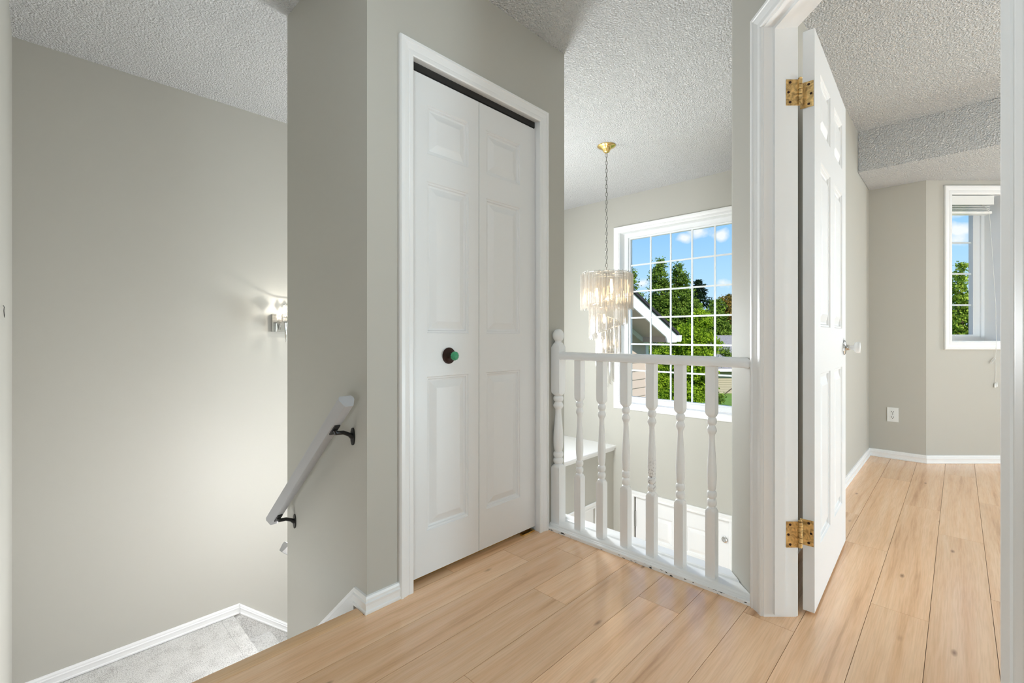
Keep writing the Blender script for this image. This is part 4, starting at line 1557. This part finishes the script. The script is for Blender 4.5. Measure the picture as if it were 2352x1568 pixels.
siding = plain('beige_siding', (0.56, 0.45, 0.38), 0.55, spec=0.2)
tan = plain('tan_siding', (0.42, 0.36, 0.26), 0.6, spec=0.2)
shingle = plain('dark_shingle', (0.045, 0.042, 0.045), 0.9, vary=0.5, bscale=30, spec=0.1)
shingle2 = plain('grey_shingle', (0.27, 0.25, 0.24), 0.9, vary=0.35, bscale=9, spec=0.1)
soffit_m = plain('beige_soffit', (0.55, 0.47, 0.41), 0.6, spec=0.2)
fascia_m = plain('white_fascia', (0.78, 0.78, 0.79), 0.4)

# gabled garage wing to the left of the window
gw = empty('garage_wing', (6.0, 4.1, GZ))
tag(gw, 'beige sided gable with white rake board and dark shingles outside the tall window', 'house')
go = Vector((6.0, 4.1, GZ))
def glink(name, b_, mat, **k):
    for v in b_.verts: v.co -= go
    bmesh.ops.recalc_face_normals(b_, faces=b_.faces)
    return link(name, b_, mat, gw, **k)
GX1 = 7.78; GS = 0.415
YR = 3.60                # plane of the rake board
ze = 0.955               # underside of the rake at its foot
xe = 7.50
def zr(x): return ze + (xe - x) * GS
bm = bmesh.new()
lap_siding(bm, (4.65, 4.1, 0), (GX1, 4.1, 0), GZ, 0.80, (0, -1, 0), 0.150, 0.016)
k = 0.80
while k < zr(4.65):     # boards in the gable triangle, cut to the slope
    z1_ = k + 0.150
    xr = min(GX1, xe - (z1_ - ze) / GS) if z1_ > ze else GX1
    if xr > 4.7: 
        pr = [(0, k), (0.016, k), (0.016, k + 0.012), (0.001, z1_), (0, z1_)]
        add_loft(bm, [[(x, 4.1 - d, z_) for d, z_ in pr] for x in (4.65, xr + 0.2)])
    k = z1_
glink('siding', bm, siding)
bm = bmesh.new()
add_box(bm, GX1 - 0.09, GX1 + 0.01, 4.075, 4.19, GZ, 0.90)
glink('corner_board', bm, fascia_m)
bm = bmesh.new()
add_box(bm, GX1 - 0.05, GX1, 4.11, 8.0, GZ, 0.9)
glink('side_wall', bm, siding)
bm = bmesh.new()   # soffit under the rake, then flat return at the eave
th = 0.02
add_loft(bm, [[(x, YR + 0.02, zr(x) + 0.02), (x, 4.1, zr(x) + 0.02), (x, 4.1, zr(x) + 0.04), (x, YR + 0.02, zr(x) + 0.04)] for x in (4.65, 7.60)])
glink('soffit', bm, soffit_m)
bm = bmesh.new()
fh = 0.215
xt = 7.91
P = [(4.65, zr(4.65)), (xe, zr(xe)), (xe + 0.06, zr(xe) - 0.10), (xt, zr(xe) - 0.10), (xt, zr(xt) + fh), (4.65, zr(4.65) + fh)]
add_loft(bm, [[(a, y, c) for a, c in P] for y in (YR, YR + 0.025)])
glink('rake_board', bm, fascia_m)
bm = bmesh.new()
add_loft(bm, [[(x, 4.07, zr(x) + 0.02), (x, 4.1, zr(x) + 0.02), (x, 4.1, zr(x) - 0.06), (x, 4.07, zr(x) - 0.06)] for x in (4.65, GX1)])
glink('frieze_board', bm, fascia_m)
bm = bmesh.new()   # boxed return
add_loft(bm, [[(xe + 0.06, y, 0.86), (xt - 0.02, y, 0.86), (xt - 0.02, y, 1.0), (xe + 0.06, y, 1.0)] for y in (YR + 0.025, 4.1)])
glink('eave_return', bm, soffit_m)
bm = bmesh.new()
P = [(4.65, zr(4.65) + fh), (xt + 0.05, zr(xt + 0.05) + fh), (xt + 0.05, zr(xt + 0.05) + fh + 0.05), (4.65, zr(4.65) + fh + 0.05)]
add_loft(bm, [[(a, y, c) for a, c in P] for y in (YR - 0.03, 9.0)])
glink('roof', bm, shingle)
bm = bmesh.new()
P = [(xt, 0.87), (xt + 0.09, 0.87), (xt + 0.115, 0.90), (xt + 0.115, 0.965), (xt + 0.13, 0.985), (xt, 0.985)]
add_loft(bm, [[(a, y, c) for a, c in P] for y in (YR - 0.04, 9.0)])
glink('gutter', bm, fascia_m)

# neighbour across the street
def hpos(F, R): return cam_pt(F, R)
nh = empty('neighbour_house', cam_pt(34, 16.5, GZ))
tag(nh, 'tan sided bungalow with a grey shingle roof across the street', 'house')
no = cam_pt(34, 16.5, GZ)
def nlink(name, b_, mat, **k):
    for v in b_.verts: v.co -= no
    bmesh.ops.recalc_face_normals(b_, faces=b_.faces)
    return link(name, b_, mat, nh, **k)
def on(F, R, z): return cam_pt(F, R, z)
bm = bmesh.new()
for f0, f1, r0, r1 in ((34, 44, 14.75, 27),):
    a, c, d, e = on(f0, r0, 0), on(f0, r1, 0), on(f1, r1, 0), on(f1, r0, 0)
    lap_siding(bm, a, c, GZ, -1.3, tuple(-FW), 0.16, 0.02)
    add_prism(bm, [tuple(p)[:2] for p in (a, c, d, e)], GZ, -1.3)
nlink('siding', bm, tan)
bm = bmesh.new()
P = [(33.4, -1.38), (39, 1.05), (44.6, -1.38), (44.6, -1.55), (33.4, -1.55)]
rings = []
for r in (14.2, 27.5):
    rings.append([on(f_, r if f_ != 39 else (r + 2.4 if r < 20 else r - 2.4), z_) for f_, z_ in P])
add_loft(bm, rings)
nlink('roof', bm, shingle2)
bm = bmesh.new()
add_obox(bm, on(33.38, 14.2, -1.60), RT * 13.3, FW * 0.03, Vector((0, 0, 0.20)))
nlink('fascia', bm, fascia_m)
bm = bmesh.new()
add_obox(bm, on(33.95, 18.6, -2.55), RT * 1.4, FW * 0.1, Vector((0, 0, 0.9)))
nlink('window', bm, fascia_m)


def leaf_cloud(bm, lay, blobs, n, size, rng, lo=0.0, hi=1.0):
    tot = sum(b_[3] * b_[4] for b_ in blobs)
    for (cx0, cy0, cz0, rx, rz) in blobs:
        m_ = int(n * rx * rz / tot)
        nclump = max(6, m_ // 26)
        for _ in range(nclump):
            # clump centre near the surface of the blob
            u = rng.uniform(-1, 1); a = rng.uniform(0, 2 * math.pi)
            s = math.sqrt(1 - u * u)
            k = rng.uniform(0.62, 1.0)
            ccx, ccy, ccz = cx0 + rx * s * math.cos(a) * k, cy0 + rx * s * math.sin(a) * k, cz0 + rz * u * k
            tone = rng.random()
            cr_ = size * rng.uniform(2.0, 4.2)
            for _ in range(26):
                d = Vector((rng.gauss(0, 1), rng.gauss(0, 1), rng.gauss(0, 0.55))) * cr_ * 0.6
                c = Vector((ccx, ccy, max(ccz + d.z, 0.25))) + Vector((d.x, d.y, 0))
                nn = Vector((rng.gauss(0, 1) + (ccx - cx0) / rx, rng.gauss(0, 1) + (ccy - cy0) / rx, rng.gauss(0.8, 0.9))).normalized()
                t = nn.cross(Vector((rng.gauss(0, 1), rng.gauss(0, 1), rng.gauss(0, 1)))).normalized()
                b2_ = nn.cross(t)
                s_ = size * rng.uniform(0.6, 1.2)
                vs = [bm.verts.new(c + t * s_), bm.verts.new(c + b2_ * s_ * 0.7), bm.verts.new(c - t * s_), bm.verts.new(c - b2_ * s_ * 0.7)]
                f = bm.faces.new(vs)
                v_ = min(1, max(0, tone * 0.6 + rng.random() * 0.4))
                for l in f.loops: l[lay] = (v_, v_, v_, 1)


bark = plain('bark', (0.10, 0.07, 0.05), 0.9, vary=0.4, bscale=12, spec=0.1)


def tree(label, base, blobs, n, size, mat, seed, trunk=True, cat='tree', name='leafy_tree', group=None):
    """blobs = [(F, R, z, radius, half height)] in the frame of the doorway wall"""
    rng = random.Random(seed)
    bx = cam_pt(*base)
    root = empty(name, (bx.x, bx.y, GZ))
    tag(root, label, cat, group)
    b_ = bmesh.new()
    lay_ = b_.loops.layers.float_color.new('leaf')
    bl_ = []
    for F_, R_, z_, rx, rz in blobs:
        p = cam_pt(F_, R_, z_) - root.location
        bl_.append((p.x, p.y, p.z, rx, rz))
    leaf_cloud(b_, lay_, bl_, n, size, rng)
    link('foliage', b_, mat, root)
    b_ = bmesh.new()
    top = max(b__[2] for b__ in bl_)
    k_r = min(1.0, top / 9.0)
    add_tube(b_, [(0, 0, 0.03), (0.1, 0.05, top * 0.35), (0, 0.1, top * 0.55), (0.05, 0, top * 0.72)], [k_r * 0.25, k_r * 0.20, k_r * 0.12, k_r * 0.04], 10)
    for bb in bl_:
        add_tube(b_, [(0, 0, top * 0.45), (bb[0] * 0.5, bb[1] * 0.5, (bb[2] + top * 0.45) / 2), (bb[0] * 0.95, bb[1] * 0.95, bb[2])], [k_r * 0.12, k_r * 0.08, k_r * 0.03], 7)
    link('trunk', b_, bark, root)
    return root


leafA = mat_leaf('dark_green_leaves', (0.015, 0.045, 0.006), (0.32, 0.45, 0.07))
leafB = mat_leaf('bright_green_leaves', (0.06, 0.13, 0.008), (0.50, 0.66, 0.05))
leafC = mat_leaf('conifer_needles', (0.008, 0.018, 0.010), (0.04, 0.075, 0.035))
leafD = mat_leaf('russet_leaves', (0.09, 0.08, 0.02), (0.42, 0.27, 0.06))
leafE = mat_leaf('yellow_green_leaves', (0.10, 0.17, 0.01), (0.60, 0.72, 0.12))


def px(u, v, F):    # where a sight line through the tall window meets the distance F: (R, z)
    return ((u - 1176) / 1056 * F, EYE + (772 - v) / 1056 * F)


def blob(u, v, F, ru, rv):
    R_, z_ = px(u, v, F)
    return (F, R_, z_, ru / 1056 * F, rv / 1056 * F)


tree('tall dark green tree rising left of the twin peaked tree, above the gable', (36, 8.6), [blob(1440, 640, 36, 20, 30), blob(1428, 690, 36, 38, 50), blob(1460, 700, 35.5, 18, 34), blob(1455, 750, 35, 30, 50), blob(1410, 800, 37, 60, 80)], 26000, 0.09, leafA, 1)
tree('tall twin peaked dark green tree in the middle of the tall window', (28, 9.6), [blob(1516, 612, 28, 9, 18), blob(1513, 640, 28, 19, 28), blob(1520, 672, 28, 27, 28), blob(1556, 618, 28, 9, 16), blob(1560, 646, 28, 17, 28), blob(1566, 680, 28, 26, 26), blob(1507, 705, 28, 26, 30), blob(1532, 725, 28, 40, 50), blob(1503, 770, 28, 32, 50), blob(1570, 735, 27.5, 32, 48), blob(1590, 720, 27.8, 26, 36), blob(1545, 850, 28, 70, 70)], 62000, 0.062, leafA, 2)
tree('bright yellow green maple with its crown level with the railing', (20, 7.6), [blob(1608, 735, 20.5, 22, 26), blob(1580, 780, 20, 40, 40), blob(1545, 840, 20.5, 46, 56), blob(1602, 840, 19.5, 40, 50), blob(1520, 900, 20, 36, 46), blob(1570, 920, 19, 50, 40), blob(1630, 790, 20, 22, 26), blob(1622, 890, 19.3, 20, 36)], 56000, 0.045, leafB, 3)
tree('bushy dark green tree below the conifer', (52, 22.2), [blob(1625, 755, 52, 36, 42), blob(1600, 790, 52, 40, 44), blob(1650, 775, 52, 32, 40), blob(1648, 715, 53, 14, 28), blob(1640, 740, 52, 24, 28)], 30000, 0.13, leafA, 4)
tree('russet tinged tree at the right side of the tall window', (62, 30.0), [blob(1668, 715, 62, 18, 34), blob(1676, 690, 62, 10, 16), blob(1695, 740, 62, 34, 50), blob(1720, 770, 62, 45, 50)], 16000, 0.14, leafD, 5)
tree('leafy shrub in front of the neighbouring tan house', (27, 13.4), [blob(1670, 822, 27, 9, 14), blob(1662, 805, 27, 8, 10), blob(1650, 915, 27, 10, 12)], 1500, 0.055, leafA, 6)

# conifer: tiers of drooping boughs
def conifer():
    F0 = 70
    R_, ztop = px(1604, 648, F0)
    base = cam_pt(F0, R_, GZ)
    root = empty('conifer_tree', base)
    tag(root, 'dark pointed conifer rising against the sky between the leafy trees', 'tree')
    H_ = ztop - GZ
    rng = random.Random(8)
    b_ = bmesh.new()
    lay_ = b_.loops.layers.float_color.new('leaf')
    z_ = H_
    while z_ > 2.0:
        t = 1 - z_ / H_
        R0 = 0.3 + 6.0 * t ** 0.8 * rng.uniform(0.6, 1.2)
        for k in range(7):
            a = rng.uniform(0, 2 * math.pi)
            for s in range(11):
                q = (s + 0.5) / 11
                c = Vector((math.cos(a) * R0 * q, math.sin(a) * R0 * q, z_ - 0.25 * R0 * q + 0.12 * math.sin(q * 3)))
                for _ in range(4):
                    d = Vector((rng.gauss(0, 0.2), rng.gauss(0, 0.2), rng.gauss(0, 0.12)))
                    t1 = Vector((rng.gauss(0, 1), rng.gauss(0, 1), rng.gauss(0, 0.4))).normalized()
                    t2 = t1.cross(Vector((rng.gauss(0, 1), rng.gauss(0, 1), 1))).normalized()
                    p = c + d
                    f = b_.faces.new([b_.verts.new(p + t1 * 0.26), b_.verts.new(p + t2 * 0.11), b_.verts.new(p - t1 * 0.26), b_.verts.new(p - t2 * 0.11)])
                    v_ = rng.random()
                    for l in f.loops: l[lay_] = (v_, v_, v_, 1)
        z_ -= 0.55
    link('foliage', b_, leafC, root)
    b_ = bmesh.new()
    add_tube(b_, [(0, 0, 0), (0, 0, H_ * 0.6), (0, 0, H_ - 0.1)], [0.30, 0.15, 0.02], 10)
    link('trunk', b_, bark, root)
conifer()

# tree outside the bay window
tree('sparse light green tree outside the narrow bay window', (15, 14.7), [blob(2208, 745, 15, 32, 52), blob(2232, 700, 15, 20, 38), blob(2200, 660, 15, 15, 40), blob(2190, 720, 15.5, 26, 50), blob(2215, 810, 15, 60, 60), blob(2208, 618, 15, 6, 22)], 16000, 0.045, leafE, 9)
